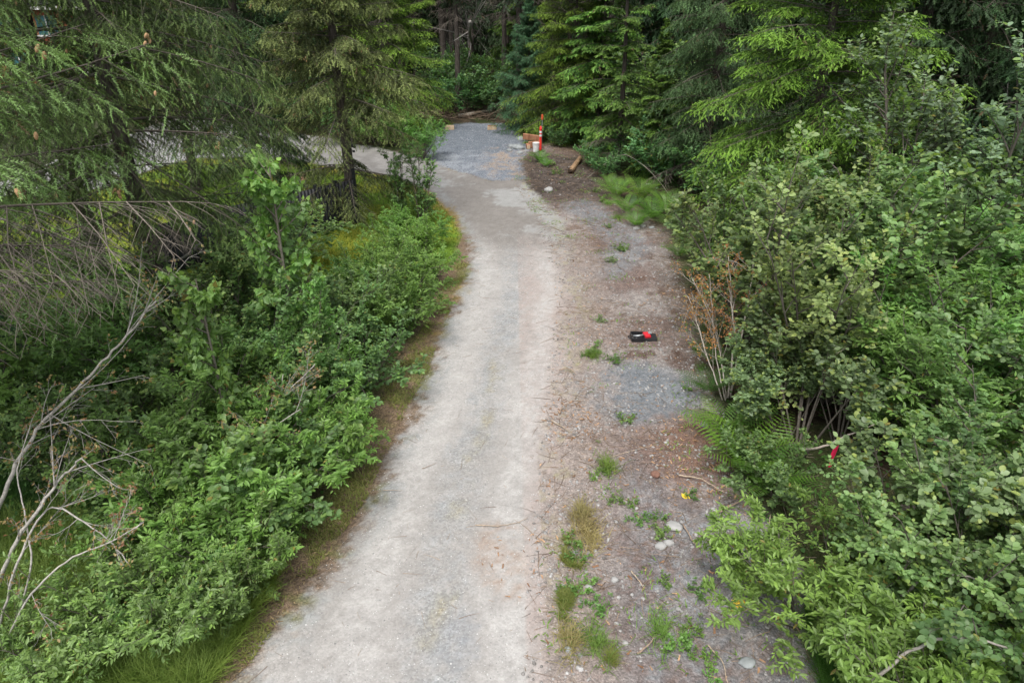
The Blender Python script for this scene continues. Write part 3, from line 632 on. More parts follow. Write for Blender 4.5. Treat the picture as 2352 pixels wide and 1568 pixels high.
A('bramble', 1640, 400, 1.7, 'dark leafy bush under the left boughs of the bright hemlock')
A('alder_tall', 2160, 230, 5.4, 'tall grey green alder sapling standing above the others against the dark spruces', zc=.8, rz=1.0)
A('alder_tall', 2330, 270, 5.2, 'tall yellow green alder sapling right of the tallest one', zc=.8, rz=2.9)
A('alder_c', 1790, 520, 3.6, 'pale green alder bush with yellowish tips, leftmost of the right thicket', zc=.72, rz=.5)
A('alder_c', 1740, 560, 3.1, 'pale alder overhanging the dirt, above the bare twiggy stems', zc=.7, rz=2.5)
A('alder_a', 1850, 590, 3.0, 'dense alder bush below the big bright hemlock', zc=.66, rz=1.5)
A('alder_a', 2005, 500, 3.3, 'grey green alder at the foot of the tall sapling', zc=.68, rz=3.5)
A('alder_b', 2130, 520, 3.6, 'broad leaved alder in the middle of the right thicket', zc=.65)
A('alder_a', 2240, 590, 3.2, 'shaded alder near the right edge, under the leaning grey trunk')
A('willow_c', 2230, 640, 2.6, 'narrow leaved willow near the right edge among the alders', zc=.6)
A('alder_b', 1990, 640, 3.1, 'blue green alder with large round leaves in the centre of the right thicket', zc=.6)
A('alder_c', 1900, 700, 3.1, 'light green alder with visible stems right of the bare twiggy brush', zc=.6)
A('willow_c', 2085, 800, 2.0, 'fine leaved willow above the grey barrel')
A('willow_c', 1920, 820, 1.8, 'fine leaved willow left of the grey barrel', zc=.5)
A('alder_top', 1865, 900, 2.0, 'alder bough with big pale leaves beside the dirt, above the ferns')
A('alder_top', 0, 0, 1.55, 'big leaved alder arching over the red flagged stake', base=(1925, 1035), rz=.8)
A('alder_top', 0, 0, 1.4, 'small alder with pale leaves between the large fern and the red flagged stake', base=(1800, 1015), rz=2.2)
A('alder_low', 1800, 1050, .8, 'spreading alder left of the red flagged stake', zc=.8)
A('alder_b', 2300, 780, 2.6, 'bright leaved alder at the right edge halfway down', zc=.7)
A('willow_c', 2280, 930, 2.2, 'broad willow at the right edge below the halfway line', zc=.6)
A('willow_c', 2150, 930, 1.8, 'willow in shade between the barrel and the right edge', zc=.5)
A('alder_top', 2180, 1110, 2.1, 'near alder with big grey green leaves, right of the red flagged stake', zc=.7)
A('alder_a', 2325, 1130, 2.0, 'near alder at the right edge with dense leaves', zc=.7)
A('alder_b', 2225, 1235, 1.9, 'large near alder in the lower right', zc=.68)
A('alder_a', 2390, 1290, 2.1, 'near alder filling the right edge low down', zc=.7)
A('willow_a', 1880, 1330, 1.2, 'bright green willow leaning over the gravel in the lower right')
A('willow_a', 1970, 1280, 1.2, 'bright willow just right of the one leaning over the gravel', zc=.6)
A('alder_low', 2080, 1370, 1.0, 'low alder under the willows in the lower right', zc=.6)
A('willow_a', 2370, 1650, 1.2, 'fresh green willow at the bottom right corner, behind the thick grey branch')
A('willow_a', 2250, 1640, 1.3, 'fresh green willow in the very bottom right corner')
A('alder_low', 2320, 1400, 1.1, 'dark low alder above the thick grey branch', zc=.4)
A('alder_a', 1690, 480, 2.6, 'shaded alder behind the leftmost pale one, beside the ferns', zc=.66)
A('alder_b', 1930, 580, 2.8, 'alder between the pale ones and the tall sapling', zc=.68)
A('alder_a', 2060, 560, 3.3, 'grey green alder below the tallest sapling', zc=.66)
A('alder_b', 2310, 480, 3.4, 'alder at the right edge behind the leaning grey trunk', zc=.68)
A('willow_c', 2070, 720, 2.4, 'shaded willow above the fine leaved willows', zc=.62)
A('willow_c', 2170, 780, 2.3, 'leafy willow right of the fine leaved willows', zc=.62)
A('willow_c', 2330, 640, 2.6, 'dense willow at the right edge above halfway', zc=.62)
A('willow_c', 2210, 870, 2.0, 'bright willow in front of the dark gap near the right edge', zc=.6)
A('alder_b', 2090, 1230, 1.6, 'big leaved alder left of the near alders at lower right', zc=.7)
A('alder_a', 2330, 1040, 2.2, 'alder filling the right edge between the near bushes', zc=.66)
# left side
A('alder_a', 500, 620, 2.4, 'dark round leaved alder in front of the black fence, far left part', zc=.66)
A('alder_low', 655, 545, 1.5, 'low alder right in front of the middle of the black fence')
A('alder_a', 590, 580, 2.3, 'dark round leaved alder in front of the black fence, nearer the lamp tree', zc=.66)
A('alder_b', 430, 660, 2.4, 'dark alder right of the hanging spruce boughs at left', zc=.66)
A('alder_a', 740, 700, 1.6, 'leafy alder below the right end of the black fence')
A('cottonwood', 615, 500, 4.2, 'young cottonwood with big hanging heart shaped leaves, the taller of two', zc=.72, rz=.6)
A('cottonwood', 455, 735, 3.4, 'shorter young cottonwood with a bare stem, left of the taller one', zc=.75, rz=2.0)
A('cottonwood', 735, 690, 2.3, 'small cottonwood shoot right of the taller sapling', zc=.75, rz=4.0)
A('whip', 915, 425, 2.3, 'thin upright willow sapling at the bend, left of the pair', zc=.5, rz=1.)
A('whip', 965, 425, 2.4, 'thin upright willow sapling at the bend, right of the pair', zc=.5, rz=2.)
hed = [(985, 515, 1.0, 'willow_a', 'willow at the far tip of the left hedge under the saplings'), (955, 535, 1.0, 'willow_a', 'willow beside the lawn near the far end of the left hedge'),
       (1000, 570, 1.2, 'willow_a', 'bright willow nearest the road bend in the left hedge'), (955, 600, 1.15, 'willow_a', 'bright willow below the lawn in the left hedge'),
       (900, 625, 1.0, 'willow_a', 'willow at the lawn corner of the left hedge'), (985, 640, 1.1, 'willow_a', 'low willow overhanging the orange moss strip'),
       (920, 680, 1.4, 'willow_a', 'full willow in the middle of the upper hedge'), (840, 690, 1.6, 'alder_b', 'dark leaved alder in the upper hedge'),
       (960, 720, 1.1, 'willow_a', 'low willow at the narrowest stretch of brown verge'), (880, 760, 1.5, 'alder_b', 'round leaved alder at the bulge of the left hedge'),
       (790, 770, 1.7, 'alder_a', 'alder behind the bulge of the left hedge'), (905, 820, 1.2, 'alder_low', 'low alder at the outer edge of the hedge bulge'),
       (820, 860, 1.5, 'alder_b', 'alder just below the bulge of the left hedge'), (860, 920, 1.2, 'willow_a', 'bright willow hanging over the brown verge'),
       (740, 860, 1.7, 'willow_c', 'tall willow behind the broken stems'), (760, 960, 1.4, 'willow_a', 'willow right of the broken stems'),
       (810, 1010, 1.1, 'willow_a', 'small leaved willow hugging the verge halfway down'), (700, 1040, 1.4, 'willow_a', 'willow below the broken stems'),
       (755, 1080, 1.0, 'alder_low', 'low alder on the lower half of the hedge edge'), (640, 1100, 1.3, 'alder_low', 'alder with big leaves in the lower hedge'),
       (690, 1150, 1.0, 'willow_a', 'low willow at the lower hedge edge'), (600, 1180, 1.1, 'willow_b', 'grey green willow in the lower hedge'),
       (620, 1240, .9, 'willow_b', 'small grey green willow nearest the verge low down'), (520, 1160, 1.2, 'willow_a', 'willow under the dead arching twigs'),
       (500, 1270, 1.0, 'willow_b', 'silvery willow in the lower left thicket'), (570, 1330, .8, 'willow_b', 'low silvery willow near the grass tufts'),
       (420, 1310, 1.0, 'willow_b', 'silvery willow behind the grass at lower left'), (470, 1340, .8, 'willow_b', 'low willow right above the long grass'),
       (330, 1360, 1.0, 'willow_b', 'grey green willow among the dead stems at lower left'), (230, 1380, 1.0, 'willow_b', 'grey green willow left of its neighbour among the dead stems'),
       (110, 1470, .8, 'willow_b', 'pale willow at the bottom left'),
       (420, 1090, 1.3, 'willow_a', 'willow below the crossed dead branches'), (330, 1000, 1.6, 'willow_c', 'full willow with long leaves in the left thicket'),
       (430, 930, 1.7, 'willow_c', 'long leaved willow under the shorter cottonwood'), (560, 900, 1.6, 'alder_a', 'alder between the two cottonwoods'),
       (240, 940, 1.5, 'alder_b', 'round leaved alder behind the silver dead trunk'), (100, 820, 2.2, 'willow_c', 'bright willow at the left edge below the spruce boughs'),
       (190, 860, 1.7, 'willow_c', 'bright willow right of the one at the left edge'), (60, 1000, 1.5, 'alder_b', 'round leaved alder at the left edge halfway down'),
       (150, 1060, 1.3, 'alder_b', 'big leaved alder beneath the silver dead trunk'), (270, 1100, 1.1, 'alder_low', 'low round leaved alder in the left thicket'),
       (590, 780, 2.0, 'alder_a', 'alder below the black fence in the left thicket'),
       (330, 800, 2.0, 'willow_c', 'shaded willow under the hanging spruce boughs'), (660, 960, 1.5, 'alder_low', 'alder around the foot of the broken stems'), (690, 760, 1.9, 'alder_b', 'alder at the foot of the tallest cottonwood')]
for (u, v, h, k, lb) in hed:
    if 'far left edge' in lb: continue
    if u > 560: u -= (26 if v < 600 else 55 if v < 700 else 74 + (v - 528) * .10)
    A(k, u, v, h, lb, zc=.6, rz=None)
# small plants on the soil
wd = [(1375, 735, 'herb'), (1368, 790, 'weed'), (1365, 812, 'herb'), (1345, 815, 'herb'), (1415, 830, 'herb'), (1372, 1095, 'weed'), (1390, 1085, 'herb'), (1460, 1160, 'weed'), (1418, 1150, 'herb'), (1480, 1190, 'weed'),
      (1465, 1195, 'herb'), (1518, 1190, 'weed'), (1523, 1225, 'herb'), (1535, 1335, 'weed'), (1340, 1350, 'weed'), (1352, 1330, 'weed'), (1375, 1390, 'herb'), (1550, 1470, 'weed'), (1595, 1440, 'herb'), (1580, 1500, 'weed'),
      (1605, 1355, 'herb'), (1680, 1240, 'weed'), (1640, 1190, 'weed'), (1705, 1220, 'weed'), (1760, 1190, 'herb'), (1435, 965, 'herb'), (1330, 1290, 'weed'), (1312, 1350, 'herb'), (1420, 565, 'herb'), (1400, 520, 'herb'),
      (1380, 460, 'weed'), (1365, 440, 'herb'), (1270, 378, 'weed'), (1280, 400, 'herb'), (1250, 372, 'weed'), (1440, 570, 'weed'), (1405, 600, 'herb'), (1620, 1520, 'weed'), (1640, 1550, 'weed'), (1320, 1240, 'weed'), (1585, 1130, 'herb'), (1600, 800, 'weed'), (1615, 850, 'weed'), (1700, 1250, 'weed'), (1580, 890, 'weed')]
landm = [('black tool case', 1478, 773), ('yellow paint marks', 1575, 1132), ('flat white rock', 1548, 1205), ('cut log', 1322, 383), ('gravel patch', 1455, 905), ('bottom edge', 1500, 1568), ('red marker post', 1243, 350), ('ferns', 1470, 480), ('lower yellow paint mark', 1697, 1391)]
seen = {}
for i, (u, v, k) in enumerate(wd):
    n_, lu, lv = min(landm, key=lambda q: (q[1] - u) ** 2 + (q[2] - v) ** 2)
    dx = 'right' if u > lu + 25 else ('left' if u < lu - 25 else 'straight'); dy = 'beyond' if v < lv else 'in front of'
    b_ = ('round leaved' if k == 'weed' else 'narrow leaved') + ' weed, ' + (dx + ' and ' if dx != 'straight' else 'straight ') + dy + ' the ' + n_
    seen[b_] = seen.get(b_, 0) + 1
    if seen[b_] > 1: b_ = ['', '', 'second ', 'third ', 'fourth ', 'fifth ', 'sixth '][seen[b_]] + b_
    A(k, u, v, RG.uniform(.09, .18) * (1.0 if v > 700 else 1.5), b_, 'weed', 'weeds on the bare soil', 'weed_plant', zc=0.1)
# ================================================================== FERNS
def make_fern(seed, n, L, c1, c2):
    rg = np.random.default_rng(seed); mb = MB()
    for i in range(n):
        az = i * 2.4 + rg.uniform(-.3, .3); l = L * rg.uniform(.7, 1.1); el = rg.uniform(.9, 1.38)
        d = np.array([math.cos(az) * math.cos(el), math.sin(az) * math.cos(el), math.sin(el)])
        k = 17; s = np.linspace(.12, 1, k); pts = l * (d * s[:, None] + np.array([math.cos(az) * .25, math.sin(az) * .25, -.46]) * (s ** 2)[:, None])
        tan = norm(np.gradient(pts, axis=0)); side = norm(np.cross(tan, [0, 0, 1.])); up = np.cross(side, tan)
        w_ = l * .23 * np.sin(np.pi * (s ** .8 * .86 + .1)) ** .9
        for sg in (1, -1):
            Y = norm(side * sg * .9 + tan * .45 - up * .12); X, Y, Z = frames(Y, up + rg.normal(0, .1, up.shape))
            tv = np.array([(0, 0, 0), (.11, .2, .0), (.04, .28, 0), (.10, .45, 0), (.03, .52, 0), (.07, .7, 0), (0, 1, -.05), (-.07, .7, 0), (-.03, .52, 0), (-.10, .45, 0), (-.04, .28, 0), (-.11, .2, 0)], float)
            tf = np.array([(0, 1, 2), (2, 3, 4), (4, 5, 6), (6, 7, 8), (8, 9, 10), (10, 11, 0), (0, 2, 10), (2, 4, 10), (4, 8, 10), (4, 6, 8)])
            V, f = place(tv * [.6, 1, 1], tf, pts, X, Y, Z, w_); t = rg.uniform(0, 1)
            mb.add(V, f, np.array(c1) * (1 - t) + np.array(c2) * t)
        V, f = tubes(pts[None], np.linspace(.004, .001, k)[None], 3); mb.add(V, f, (.12, .16, .05))
    return mb.mesh('fern', M_LEAF)
FERN = [make_fern(1, 11, 1.1, (.06, .15, .025), (.14, .29, .04)), make_fern(2, 9, 1.0, (.05, .13, .02), (.13, .27, .035)), make_fern(3, 8, 1.0, (.045, .11, .022), (.10, .20, .035))]
fl = [(1418, 455, 0, 1., 'leftmost fern of the bright clump at the thicket edge'), (1470, 465, 1, 1.25, 'largest bright fern in the middle of the clump'), (1440, 492, 1, .9, 'low bright fern at the front of the clump'),
      (1495, 505, 0, 1., 'bright fern on the right side of the clump'), (1530, 490, 1, 1.1, 'fern at the back right of the bright clump'), (1545, 530, 2, 1., 'shaded fern where the clump meets the pale alder'),
      (1462, 520, 0, .7, 'small yellowish fern in front of the clump'), (1400, 430, 2, .8, 'small fern left above the bright clump'), (1302, 318, 0, .9, 'fern standing behind the red marker post'), (1262, 325, 1, .7, 'small fern beside the lumber'),
      (1240, 372, 0, .7, 'yellow green fern in front of the white bucket'), (1255, 385, 0, .5, 'small yellow green fern right in front of the bucket'), (1350, 345, 2, .8, 'fern at the top of the dark soil'), (1250, 297, 2, .8, 'fern left behind the lumber'),
      (1670, 1000, 0, 1., 'fern at the dirt edge above the flagged stake'), (1715, 1090, 1, 1.15, 'large fern left of the red flagged stake'), (1745, 1120, 0, .9, 'fern just right of the large one by the stake'), (1690, 1060, 2, .8, 'fern in shade at the dirt edge'),
      (1630, 905, 2, .9, 'fern under the bare twiggy brush'), (1640, 850, 2, .8, 'fern behind the foot of the bare brush'), (2200, 960, 2, 1., 'fern in the dark gap near the right edge'), (2280, 985, 2, .9, 'fern at the right edge in the dark gap'),
      (1080, 228, 2, 1.2, 'fern behind the brush pile, left one'), (1110, 235, 2, 1.1, 'fern behind the brush pile, right one'), (880, 318, 0, 1., 'fern at the far side of the road, left of the pad'), (935, 322, 0, 1., 'fern against the left edge of the pad'),
      (1560, 590, 2, .8, 'fern peeking from below the pale alder'), (1390, 400, 2, .7, 'fern right of the cut log')]
for (u, v, k, s, lb) in fl:
    o = link('fern', FERN[k]); o.location = onground(u, v); o.rotation_euler = (0, 0, RG.uniform(0, 6)); s *= 1.25; o.scale = (s, s, s); tag(o, lb, 'fern', 'ferns along the thicket edge')
# ================================================================== GRASS, LITTER, STONES (stuff)
def scatter(poly, n, rg, keep=None):
    pl = np.array(poly); lo, hi = pl.min(0), pl.max(0); out = []
    c = 0
    while c < n:
        q = rg.uniform(lo, hi, (n * 2, 2)); d = sdist(q[:, 0], q[:, 1], pl); q = q[d > 0]
        if keep is not None: q = q[keep(q[:, 0], q[:, 1], rg)]
        out.append(q); c += len(q)
        if len(out) > 60: break
    return np.concatenate(out)[:n]
def grass(name, pts, h, wd_, c1, c2, label, cat, lean=.5, seed=1, nseg=3, dz=0.0):
    rg = np.random.default_rng(seed); n = len(pts); az = rg.uniform(0, 2 * math.pi, n); hh = h * rg.uniform(.5, 1.2, n)
    pos = np.concatenate([pts, height(pts[:, 0], pts[:, 1])[:, None] + dz], 1)
    D = np.stack([np.cos(az) * lean, np.sin(az) * lean, np.ones(n)], 1); L_ = rg.uniform(.3, 1, (n, 1)); D[:, :2] *= L_
    W = np.stack([-np.sin(az), np.cos(az), 0 * az], 1)
    V = []; 
    s = [0, .5, 1.0]
    curve = np.stack([np.cos(az), np.sin(az), -.6 + 0 * az], 1) * L_ * lean
    p0, p1, p2 = [pos + hh[:, None] * (D * t + curve * t * t * .8) for t in s]
    V = np.stack([p0 - W * wd_ * .5, p0 + W * wd_ * .5, p1 - W * wd_ * .4, p1 + W * wd_ * .4, p2], 1).reshape(-1, 3)
    b = (np.arange(n) * 5)[:, None]
    f4 = b + np.array([[0, 1, 3, 2]]); f3 = b + np.array([[2, 3, 4]])
    t = rg.uniform(0, 1, (n, 1)) * .6 + fbm(pts[:, 0], pts[:, 1], .8, 2, 6)[:, None] * .4; c = np.array(c1) * (1 - t) + np.array(c2) * t
    me = npmesh(name, V, [f4, f3], np.repeat(c, 5, 0), M_GRASS)
    return tag(link(name, me), label, cat, kind='stuff')
rg = np.random.default_rng(11)
grass('lawn_grass', scatter(LAWN, 90000, rg, lambda x, y, r: (sdist(x, y, ROAD) < -.1)), .07, .012, (.075, .16, .018), (.18, .215, .028), 'short yellow green grass of the lawn left of the driveway', 'lawn grass', seed=2)
BL = PA([(-200, 1250), (150, 1200), (430, 1330), (560, 1380), (600, 1330), (640, 1340), (560, 1450), (470, 1600), (-300, 1600)])
grass('meadow_grass', scatter(BL, 42000, rg), .38, .008, (.09, .18, .03), (.24, .34, .08), 'tangled green grass and horsetail at the lower left under the willows', 'grass', .7, 3)
BL2 = PA([(-200, 1000), (100, 980), (400, 1100), (600, 1250), (420, 1330), (150, 1300), (-200, 1300)])
grass('horsetail_carpet', scatter(BL2, 30000, rg), .32, .006, (.03, .085, .015), (.07, .16, .03), 'dark green horsetail carpet behind the dead branches at lower left', 'horsetail', .6, 4)
BR = PA([(1850, 1420), (2050, 1400), (2352, 1480), (2500, 1640), (1900, 1640), (1870, 1500)])
grass('shade_grass', scatter(BR, 16000, rg), .28, .007, (.05, .12, .02), (.10, .22, .04), 'long green grass in the lower right around the thick grey branch', 'grass', .8, 5)
# verge strip: thin patchy low growth along the left edge
VG = PA([(520, 1600), (640, 1430), (740, 1290), (840, 1150), (893, 1030), (940, 930), (985, 850), (1010, 765), (1045, 690), (1078, 600), (1040, 600), (1000, 700), (960, 770), (900, 870), (850, 960), (780, 1100), (650, 1300), (560, 1430), (450, 1600)])
grass('verge_growth', scatter(VG, 6000, rg, lambda x, y, r: fbm(x, y, 2.2, 3, 41) + r.uniform(-.12, .12, len(x)) > .53), .06, .012, (.11, .16, .035), (.22, .21, .07), 'thin moss and clover along the left verge of the driveway', 'verge plants', .9, 6)
EDG = PA([(1270, 1590), (1285, 1440), (1290, 1300), (1300, 1200), (1310, 1090), (1335, 1090), (1380, 1230), (1390, 1400), (1430, 1590)])
def clump(x, y, r): return fbm(x, y, 2.0, 3, 43) + r.uniform(-.08, .08, len(x)) > .6
grass('edge_growth', scatter(EDG, 1700, rg, clump), .09, .007, (.10, .19, .03), (.28, .27, .08), 'patchy grass along the right edge of the gravel', 'edge grass', 1.0, 7)
grass('soil_growth', scatter(SOIL, 2200, rg, lambda x, y, r: fbm(x, y, 1.6, 3, 47) + r.uniform(-.14, .14, len(x)) > .68), .06, .014, (.09, .2, .03), (.16, .28, .05), 'tiny green sprouts scattered over the bare soil', 'sprouts', 1.0, 8)
TU = [(1345, 1210, .28, 'dry straw coloured tuft on the right gravel edge'), (1355, 1235, .3, 'green grass tuft below the straw coloured one'), (1370, 1470, .26, 'broad grass tuft low on the gravel edge'), (1310, 1470, .22, 'straw tuft left of the broad grass tuft'),
      (1518, 1440, .3, 'fresh green grass tuft out on the grey soil'), (1335, 1180, .2, 'small dry tuft above the straw coloured one'), (1395, 1075, .2, 'grass tuft beside the pale soil patch'), (1420, 500, .35, 'grass tuft just in front of the ferns'), (1395, 470, .3, 'bright grass tuft by the cut log'),
      (1210, 330, .3, 'grass tuft among the boulders at the pad corner'), (1360, 815, .2, 'low grass tuft on the pale soil left of the tool case')]
for i, (u, v, r, lb) in enumerate(TU):
    p = P(u, v); r2 = np.random.default_rng(100 + i); n = 240; q = np.stack([p[0] + r2.normal(0, r * .30, n) * r2.uniform(.2, 1.5, n), p[1] + r2.normal(0, r * .6, n) * r2.uniform(.2, 1.5, n)], 1)
    dry = 'straw' in lb or 'dry' in lb
    o = grass('grass_tuft', q, .13, .008, (.22, .2, .07) if dry else (.10, .2, .03), (.34, .28, .13) if dry else (.2, .3, .06), lb, 'grass tuft', 1.2, 200 + i); del o['kind']; o['group'] = 'grass tufts on the soil'
# understory leaves and litter below the thickets
UND = PA([(1640, 850), (1700, 1050), (1780, 1230), (1900, 1420), (2000, 1560), (2700, 1600), (3200, 700), (2352, 350), (1700, 330), (1440, 360), (1470, 450), (1560, 540), (1600, 700)])
UNL = PA([(1030, 520), (1000, 690), (940, 780), (860, 920), (780, 1080), (640, 1290), (500, 1420), (0, 1450), (-600, 1300), (-600, 700), (200, 620), (700, 640), (900, 560)])
def groundleaves(name, poly, n, seed, label):
    r2 = np.random.default_rng(seed); q = scatter(poly, n, r2, lambda x, y, r: fbm(x, y, .9, 3, 71) + r.uniform(-.1, .1, len(x)) > .42)
    pos = np.concatenate([q, (height(q[:, 0], q[:, 1]) + r2.uniform(.02, .38, len(q)) ** 1.3)[:, None]], 1); m = len(q)
    X, Y, Z = frames(r2.normal(0, 1, (m, 3)) * [1, 1, .3], norm(np.array([0, 0, 1.]) + r2.normal(0, .35, (m, 3))))
    V, f = place(LEAF_OVAL[0], LEAF_OVAL[1], pos, X, Y, Z, r2.uniform(.04, .08, m)); t = r2.uniform(0, 1, (m, 1)); c = np.array((.04, .10, .02)) * (1 - t) + np.array((.09, .19, .04)) * t
    tag(link(name, npmesh(name, V, f, np.repeat(c, 10, 0), M_LEAF, True)), label, 'undergrowth', kind='stuff')
groundleaves('undergrowth', UND, 26000, 5, 'low leafy undergrowth beneath the right thicket')
groundleaves('undergrowth', UNL, 26000, 6, 'low leafy undergrowth beneath the left thicket')
FARU = [(x, y) for x, y in ((-40, 38.5), (-9, 38.5), (-3.2, 40), (3, 41), (7, 34), (8, 24), (30, 20), (60, 60), (-60, 60))]
groundleaves('undergrowth', np.array(FARU), 26000, 7, 'dark ground cover under the far conifers')
def rock_tpl(seed, n=1):
    bm = bmesh.new(); bmesh.ops.create_icosphere(bm, subdivisions=n, radius=1); r = random.Random(seed)
    for v in bm.verts: v.co *= r.uniform(.75, 1.15); v.co.z *= .7
    V = np.array([v.co[:] for v in bm.verts]); f = np.array([[q.index for q in p.verts] for p in bm.faces]); bm.free(); return V, f
def stones(name, pts, smin, smax, c1, c2, label, seed, power=3):
    r2 = np.random.default_rng(seed); m = len(pts); V, f = rock_tpl(seed, 1)
    s = smin + (smax - smin) * r2.uniform(0, 1, m) ** power
    pos = np.concatenate([pts, (height(pts[:, 0], pts[:, 1]) + s * .02)[:, None]], 1)
    X, Y, Z = frames(r2.normal(0, 1, (m, 3)) * [1, 1, .25], norm(np.array([0, 0, 1.]) + r2.normal(0, .3, (m, 3))))
    S = s[:, None] * r2.uniform(.6, 1.2, (m, 3)); Vv, ff = place(V, f, pos, X, Y, Z, S); t = r2.uniform(0, 1, (m, 1)); c = np.array(c1) * (1 - t) + np.array(c2) * t
    tag(link(name, npmesh(name, Vv, ff, np.repeat(c, len(V), 0), M_STONE)), label, 'stones', kind='stuff')
stones('loose_stones', scatter(SOIL, 12000, rg, lambda x, y, r: (r.uniform(0, 1, len(x)) < np.clip(1.2 - y / 20, .05, 1)) & (fbm(x, y, 1.3, 3, 81) > .4)), .006, .036, (.14, .13, .12), (.33, .32, .31), 'scattered grey stones on the bare soil at right', 5, 5)
stones('pad_stones', scatter(PAD, 9000, rg), .012, .032, (.11, .125, .15), (.29, .31, .34), 'angular crushed stones of the blue grey pad', 6, 3)
stones('drive_pebbles', scatter(DRIVE, 14000, rg, lambda x, y, r: (y < 19) & (fbm(x, y, 1.1, 2, 83) > .35)), .004, .013, (.16, .16, .155), (.50, .49, .475), 'loose pebbles on the pale driveway', 7, 3)
# ================================================================== STICKS, BARK, DEBRIS (stuff) and counted branches
def sticks(name, pts, l0, l1, r0, c1, c2, label, seed):
    r2 = np.random.default_rng(seed); m = len(pts); az = r2.uniform(0, 2 * math.pi, m); L_ = l0 + (l1 - l0) * r2.uniform(0, 1, m) ** 2.5
    P0 = np.concatenate([pts, (height(pts[:, 0], pts[:, 1]) + .006)[:, None]], 1); D = np.stack([np.cos(az), np.sin(az), r2.uniform(-.01, .05, m)], 1)
    G = r2.normal(0, .14, (m, 3)) * [1, 1, .15]; b = (P0, D, L_, G)
    V, f = tubes(bpts(b, 5), (r0 * r2.uniform(.4, 1.3, m))[:, None] * np.linspace(1, .4, 5)[None], 4); t = r2.uniform(0, 1, (m, 1)); c = np.array(c1) * (1 - t) + np.array(c2) * t
    tag(link(name, npmesh(name, V, f, np.repeat(c, 20, 0), M_TWIG)), label, 'debris', kind='stuff')
sticks('twig_litter', scatter(SOIL, 5200, rg, lambda x, y, r: fbm(x, y, .8, 3, 91) + .10 * sm(-.6, .2, -sdist(x, y, SOIL)) > .46), .04, .4, .004, (.10, .07, .05), (.30, .22, .15), 'fine twigs and bark scraps littering the soil', 21)
sticks('drive_twigs', scatter(DRIVE, 260, rg, lambda x, y, r: y < 18), .05, .35, .003, (.16, .10, .07), (.34, .25, .18), 'small twigs lying on the pale driveway', 22)
sticks('forest_litter', scatter(UND, 3000, rg), .2, 1.2, .007, (.08, .06, .045), (.25, .2, .16), 'fallen twigs under the right thicket', 23)
# wood chips and brown needles
def chips(name, pts, s0, s1, c1, c2, label, seed):
    r2 = np.random.default_rng(seed); m = len(pts)
    pos = np.concatenate([pts, (height(pts[:, 0], pts[:, 1]) + .006)[:, None]], 1)
    X, Y, Z = frames(r2.normal(0, 1, (m, 3)) * [1, 1, .1], norm(np.array([0, 0, 1.]) + r2.normal(0, .2, (m, 3))))
    tv = np.array([(-.15, 0, 0), (.15, .1, .05), (.1, 1, .0), (-.08, .9, .08)], float); V, f = place(tv, np.array([(0, 1, 2, 3)]), pos, X, Y, Z, r2.uniform(s0, s1, m)); t = r2.uniform(0, 1, (m, 1)); c = np.array(c1) * (1 - t) + np.array(c2) * t
    tag(link(name, npmesh(name, V, f, np.repeat(c, 4, 0), M_TWIG)), label, 'debris', kind='stuff')
def disc(u, v, r): p = P(u, v); a = np.linspace(0, 2 * math.pi, 12, endpoint=False); return np.stack([p[0] + r * np.cos(a), p[1] + r * 1.2 * np.sin(a)], 1)
chips('bark_scraps', np.concatenate([scatter(SOIL, 1500, rg), scatter(disc(1620, 1040, .9), 300, rg), scatter(disc(1310, 960, .5), 120, rg), scatter(disc(1190, 1290, .5), 25, rg), scatter(disc(930, 800, .5), 60, rg)]), .02, .09, (.16, .08, .04), (.42, .27, .16), 'reddish bark scraps scattered over soil and gravel', 31)
chips('verge_litter', scatter(VG, 5000, rg), .015, .05, (.12, .08, .045), (.32, .24, .13), 'dry brown leaf litter along the left verge', 32)
chips('yellow_paint_mark', scatter(disc(1574, 1132, .06), 45, rg), .02, .05, (.75, .5, .03), (.85, .65, .05), 'yellow paint splash on the soil, the upper of two near the ferns', 33)
chips('yellow_paint_mark', scatter(disc(1697, 1391, .07), 90, rg), .02, .04, (.75, .5, .03), (.85, .62, .05), 'yellow paint splash on the soil, the lower one by the bright willow', 34)
for o in bpy.data.objects:
    if o.name.startswith('yellow_paint_mark'): del o['kind']; o['category'] = 'paint mark'
